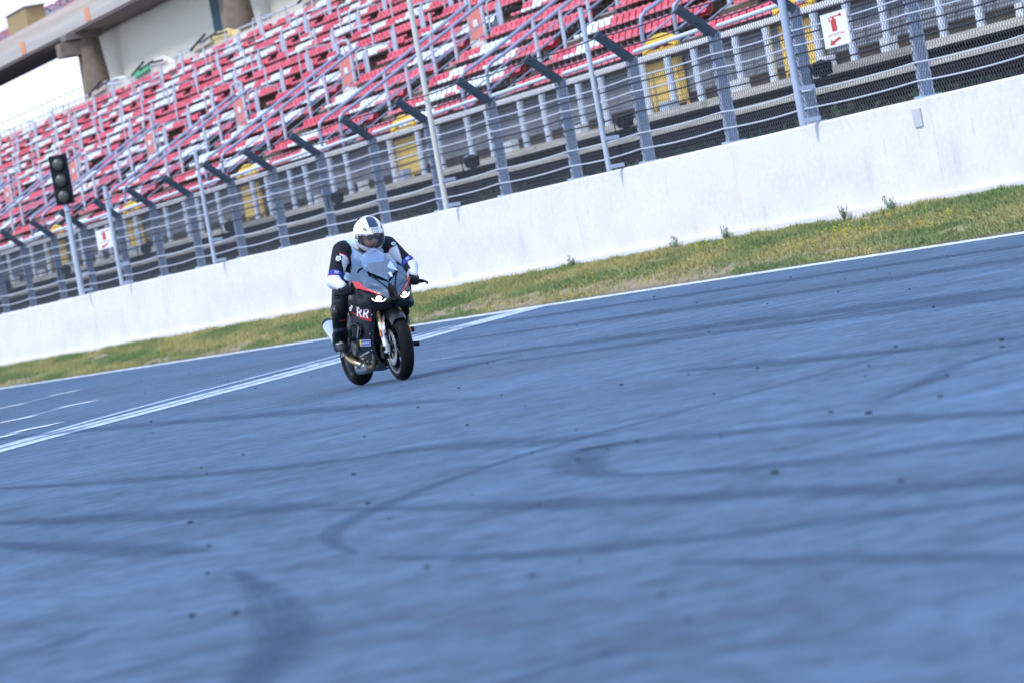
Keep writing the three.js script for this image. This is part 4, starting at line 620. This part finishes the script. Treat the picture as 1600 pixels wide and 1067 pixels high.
  const near = (x, y, z) => { let bd = 1e9, bb; for (const b of bones) { const d = dist(b, x, y, z); if (d < bd) { bd = d; bb = b; } } q.set(x - bb.a.x, y - bb.a.y, z - bb.a.z); return [bb, clamp(q.dot(bb.d) / bb.l2)]; };
  const BLK = [0.009, 0.011, 0.018], WHT = [0.74, 0.78, 0.84], BIB = [0.50, 0.70, 1.0], BLU = [0.02, 0.06, 0.42], RED = [0.6, 0.03, 0.05], GRY = [0.10, 0.11, 0.13];
  const paint = (x, y, z) => {
    const [b, t] = near(x, y, z), s = x < 0 ? -1 : 1;
    if (b.tag === 'torso') { const e = Math.abs(x - 0.012); if (e < 0.150) return BIB; return BLK; }
    if (b.tag === 'neck') return GRY;
    if (b.tag.startsWith('upper')) { if (t > 0.80) return t > 0.955 ? RED : BLU; const inner = s * (x - (s < 0 ? -0.27 : 0.30)) < -0.02 && z > -0.60 && t > 0.25; if (inner) return t < 0.275 ? RED : WHT; return BLK; }
    if (b.tag.startsWith('fore')) return s * x < 0.315 && t < 0.75 ? BLK : WHT;
    if (b.tag === 'boot') return (y > 0.40 && z > -1.035 && y < 0.47) ? [0.5, 0.52, 0.55] : [0.03, 0.035, 0.05];
    if (b.tag === 'leg') { if (y < 0.53 && y > 0.505) return GRY; if (y > 0.587 && y < 0.60 && z > -0.70 && x > -0.31) return RED; return BLK; }
    return BLK;
  };
  colored(body, paint); hands.forEach((h) => colored(h, () => BLK));
  const bodyG = mergeGeometries([body, ...hands].map((g) => { g.deleteAttribute('uv'); return g; }));
  part('body', bodyG, mat([1, 1, 1], 0.6, { vertexColors: true, specularIntensity: 0.4 }), rider);
  // knee pucks, shin piece, shoulder badge and sleeve lettering
  for (const s of [-1, 1]) { const k = s < 0 ? J.kR : J.kL; part('knee_slider', new THREE.SphereGeometry(1, 18, 12).scale(0.045, 0.062, 0.05).rotateZ(s * 0.15).translate(k[0] + s * 0.045, k[1] - 0.01, k[2] + 0.035), mat([0.03, 0.025, 0.022], 0.35), rider); }
  const sleeve = (a, b, t0, t1, r, ang, arc, tx) => { const A = V(...a), Bv = V(...b), d = Bv.clone().sub(A); const p0 = A.clone().addScaledVector(d, t0), p1 = A.clone().addScaledVector(d, t1); const ax = d.clone().normalize(), n = V(0, 0, 1).addScaledVector(ax, -ax.z).normalize(), sd = ax.clone().cross(n); if (sd.x < 0) sd.negate(); return grid([p0, p1].map((c) => Array.from({ length: 17 }, (_, i) => { const f = ang + arc * (i / 16 - 0.5); return c.clone().addScaledVector(n, r * Math.cos(f)).addScaledVector(sd, r * Math.sin(f)); }))); };
  const bandTex = canvasTex(256, 64, (c) => { c.fillStyle = '#2338a0'; c.fillRect(0, 0, 256, 64); c.fillStyle = '#e8ecf5'; c.font = 'bold 50px sans-serif'; c.textAlign = 'center'; c.fillText('RST', 128, 50); });
  const badgeTex = canvasTex(96, 96, (c) => { c.fillStyle = '#11141a'; c.fillRect(0, 0, 96, 96); c.fillStyle = '#dfe3ea'; c.beginPath(); c.moveTo(14, 12); c.lineTo(70, 8); c.lineTo(88, 50); c.lineTo(50, 88); c.lineTo(12, 66); c.closePath(); c.fill(); c.fillStyle = '#2a2e36'; c.fillRect(28, 26, 30, 8); c.fillRect(26, 44, 40, 7); c.fillRect(34, 60, 26, 7); });
  part('sleeve_band', sleeve(J.sR, J.eR, 0.80, 0.945, 0.0785, -0.25, 1.5, 1), new THREE.MeshStandardMaterial({ map: bandTex, roughness: 0.6 }), rider);
  part('sleeve_band', sleeve(J.sL, J.eL, 0.80, 0.945, 0.0785, 0.25, 1.5, 1), new THREE.MeshStandardMaterial({ map: bandTex, roughness: 0.6 }), rider);
  part('shoulder_badge', sleeve(J.sR, J.eR, 0.34, 0.56, 0.0855, -0.42, 0.72, 1), new THREE.MeshStandardMaterial({ map: badgeTex, roughness: 0.6 }), rider);
  part('shoulder_badge', sleeve(J.sL, J.eL, 0.14, 0.30, 0.0895, 0.35, 0.6, 1), new THREE.MeshStandardMaterial({ map: badgeTex, roughness: 0.6 }), rider);
  // collar of the bib
  part('collar', tube([V(-0.10, 1.235, -0.60), V(-0.06, 1.19, -0.545), V(0.02, 1.165, -0.53), V(0.10, 1.185, -0.55), V(0.135, 1.225, -0.61)], 0.018, 24, 8), mat([0.42, 0.42, 0.43], 0.7), rider);
  // head and helmet, looking ahead and slightly to the rider's left
  const head = group('helmet', rider); head.position.set(0.035, 1.300, -0.49); head.rotation.set(0.36, 0.12, 0.0, 'YXZ');
  const RX = 0.132, RY = 0.168, RZ = 0.168;
  const hp = (az, el, o = 0) => { const ce = Math.cos(el), x = Math.sin(az) * ce, y = Math.sin(el), z = Math.cos(az) * ce; const chin = sm(0.1, 0.9, -y) * sm(-0.1, 0.9, z); return B(x * (RX + o) * (1 - 0.16 * sm(0.2, 1, -y)), y * (RY + o) * (1 - 0.0 * chin), z * (RZ + o) * (1 - 0.10 * sm(0.3, 1, y)) + chin * 0.022); };
  const E0 = -0.48, E1 = 0.27, AZ = 1.28; // visor window
  const inWin = (az, el) => { const a = Math.abs(az); if (a > AZ) return false; const lo = E0 + 0.22 * Math.pow(a / AZ, 2), hi = E1 - 0.10 * Math.pow(a / AZ, 2); return el > lo && el < hi; };
  const shellGeo = (o, hole) => { const nA = 96, nE = 56, pos = [], uv = [], idx = []; for (let j = 0; j <= nE; j++) for (let i = 0; i <= nA; i++) { const az = (i / nA - 0.5) * 2 * Math.PI, el = lerp(-1.12, Math.PI / 2, j / nE), p = hp(az, el, o); pos.push(p.x, p.y, p.z); uv.push(i / nA, j / nE); } for (let j = 0; j < nE; j++) for (let i = 0; i < nA; i++) { const az = ((i + 0.5) / nA - 0.5) * 2 * Math.PI, el = lerp(-1.12, Math.PI / 2, (j + 0.5) / nE); if (hole && inWin(az, el)) continue; const a = j * (nA + 1) + i; idx.push(a, a + 1, a + nA + 1, a + 1, a + nA + 2, a + nA + 1); } const g = new THREE.BufferGeometry(); g.setAttribute('position', new THREE.Float32BufferAttribute(pos, 3)); g.setAttribute('uv', new THREE.Float32BufferAttribute(uv, 2)); g.setIndex(idx); g.computeVertexNormals(); return g; };
  const helmTex = canvasTex(1024, 512, (c, w, h) => { // u: azimuth (0.5 = front), v: elevation
    const X = (az) => (az / (2 * Math.PI) + 0.5) * w, Y = (el) => h - ((el + 1.12) / (Math.PI / 2 + 1.12)) * h;
    c.fillStyle = '#eceef2'; c.fillRect(0, 0, w, h);
    c.fillStyle = '#16304f'; c.beginPath(); for (let e = 0.5; e <= 1.56; e += 0.04) c.lineTo(X(-Math.min(1.5, 0.34 / Math.max(0.02, Math.cos(e)))), Y(e)); for (let e = 1.56; e >= 0.5; e -= 0.04) c.lineTo(X(Math.min(1.5, 0.34 / Math.max(0.02, Math.cos(e)))), Y(e)); c.fill();
    c.fillStyle = '#0c1016'; for (const s of [-1, 1]) { c.beginPath(); c.moveTo(X(s * 1.15), Y(0.98)); c.lineTo(X(s * 0.56), Y(0.46)); c.lineTo(X(s * 0.92), Y(0.52)); c.fill(); }
    c.beginPath(); c.moveTo(X(0.06), Y(0.60)); c.lineTo(X(0.20), Y(0.60)); c.lineTo(X(0.14), Y(0.86)); c.fill();
    c.fillStyle = '#eceef2'; c.fillRect(X(-0.38), Y(0.66), X(0.38) - X(-0.38), Y(0.36) - Y(0.66)); c.fillStyle = '#1b2634'; c.font = 'bold 40px sans-serif'; c.textAlign = 'center'; c.fillText('BMW', X(0), Y(0.485)); c.font = 'bold 17px sans-serif'; c.fillText('MOTORRAD', X(0), Y(0.395));
    c.fillStyle = '#0c1016'; c.fillRect(X(-0.20), Y(0.365), X(0.20) - X(-0.20), Y(0.28) - Y(0.365));
    c.strokeStyle = '#1d222a'; c.lineWidth = 7; c.beginPath(); for (let a = -AZ - 0.1; a <= AZ + 0.1; a += 0.05) c.lineTo(X(a), Y(E1 + 0.03 - 0.10 * (a / AZ) ** 2)); c.stroke();
    c.fillStyle = '#20242b'; for (const s of [-1, 1]) { c.beginPath(); c.ellipse(X(s * 1.46), Y(0.02), 16, 26, 0, 0, 7); c.fill(); c.beginPath(); c.ellipse(X(s * 2.6), Y(0.3), 40, 24, 0, 0, 7); c.fill(); }
    c.fillRect(X(-0.16), Y(-0.66), X(0.16) - X(-0.16), 16);
  });
  part('shell', shellGeo(0, true), new THREE.MeshPhysicalMaterial({ map: helmTex, roughness: 0.28, clearcoat: 0.8, clearcoatRoughness: 0.08 }), head);
  part('liner', shellGeo(-0.014, true), mat([0.006, 0.006, 0.007], 0.9, { specularIntensity: 0.3 }), head);
  part('neck_roll', new THREE.TorusGeometry(0.078, 0.022, 10, 30).rotateX(Math.PI / 2).scale(1, 1, 1.05).translate(0, -0.125, -0.005), mat([0.02, 0.02, 0.022], 0.9), head);
  { const rows = []; for (let j = 0; j <= 14; j++) { const r = []; for (let i = 0; i <= 40; i++) { const az = lerp(-AZ - 0.06, AZ + 0.06, i / 40), k = (az / AZ) ** 2, lo = E0 - 0.04 + 0.22 * k, hi = E1 + 0.04 - 0.10 * k; r.push(hp(az, lerp(lo, hi, j / 14), 0.005)); } rows.push(r); } part('visor', grid(rows), new THREE.MeshPhysicalMaterial({ color: lin(0.86, 0.87, 0.9), roughness: 0.04, transmission: 0.95, thickness: 0, ior: 1.5 }), head); }
  part('spoiler', [grid([-1, -0.5, 0, 0.5, 1].map((u) => [hp(u * 0.9 + Math.PI, 0.55, 0.002), hp(u * 0.9 + Math.PI, 0.85, 0.014), hp(u * 0.8 + Math.PI, 1.1, 0.004)])), new RoundedBoxGeometry(0.05, 0.012, 0.05, 2, 0.005).rotateX(0.5).translate(0.01, 0.138, 0.03)], mat([0.03, 0.07, 0.14], 0.4), head);
  // face behind the visor
  const fm = mat([0.52, 0.27, 0.20], 0.55); const f = new THREE.SphereGeometry(1, 36, 28); const fp = f.attributes.position;
  for (let i = 0; i < fp.count; i++) { const x = fp.getX(i), y = fp.getY(i), z = fp.getZ(i); let Z = z * 0.098; if (z > 0) { const nz = Math.exp(-((x * 0.078) ** 2) / 0.00018 - ((y * 0.112 + 0.012) ** 2) / 0.0009); Z += nz * 0.024; Z -= 0.007 * Math.exp(-((Math.abs(x * 0.078) - 0.03) ** 2) / 0.0003 - ((y * 0.112 - 0.016) ** 2) / 0.0003); Z += 0.006 * Math.exp(-((x * 0.078) ** 2) / 0.0008 - ((y * 0.112 + 0.052) ** 2) / 0.00006); Z -= 0.005 * Math.exp(-((x * 0.078) ** 2) / 0.0009 - ((y * 0.112 + 0.060) ** 2) / 0.00002); } fp.setXYZ(i, x * 0.068, y * 0.108, Z * 0.93); } f.computeVertexNormals();
  part('face', f.translate(0, -0.02, 0.018), fm, head);
  const sg = group('sunglasses', head); for (const s of [-1, 1]) part('lens', new THREE.SphereGeometry(1, 16, 10).scale(0.031, 0.022, 0.012).rotateY(s * 0.28).translate(s * 0.034, 0.008, 0.112), mat([0.01, 0.009, 0.009], 0.08), sg); part('bridge', tube([V(-0.07, 0.012, 0.085), V(-0.03, 0.02, 0.118), V(0.03, 0.02, 0.118), V(0.07, 0.012, 0.085)], 0.003, 14, 6), mBlack, sg);
  // bib print, a shallow curved patch on the rider's right flank
  const bibTex = canvasTex(256, 64, (c) => { c.fillStyle = '#c9daf4'; c.fillRect(0, 0, 256, 64); c.fillStyle = '#16233c'; c.font = 'bold 46px sans-serif'; c.fillText('MOTORRAD', 2, 49); });
  part('bib_print', quadPatch(B(-0.150, 1.055, -0.60), B(0.03, 1.035, -0.545), B(0.03, 0.99, -0.56), B(-0.150, 1.005, -0.62), 8, 3, V(0, 0, 0.012)), new THREE.MeshStandardMaterial({ map: bibTex, roughness: 0.7 }), rider);
}
scene.traverse((o) => { if (o.isMesh) { o.castShadow = true; o.receiveShadow = true; } });
renderer.render(scene, camera);
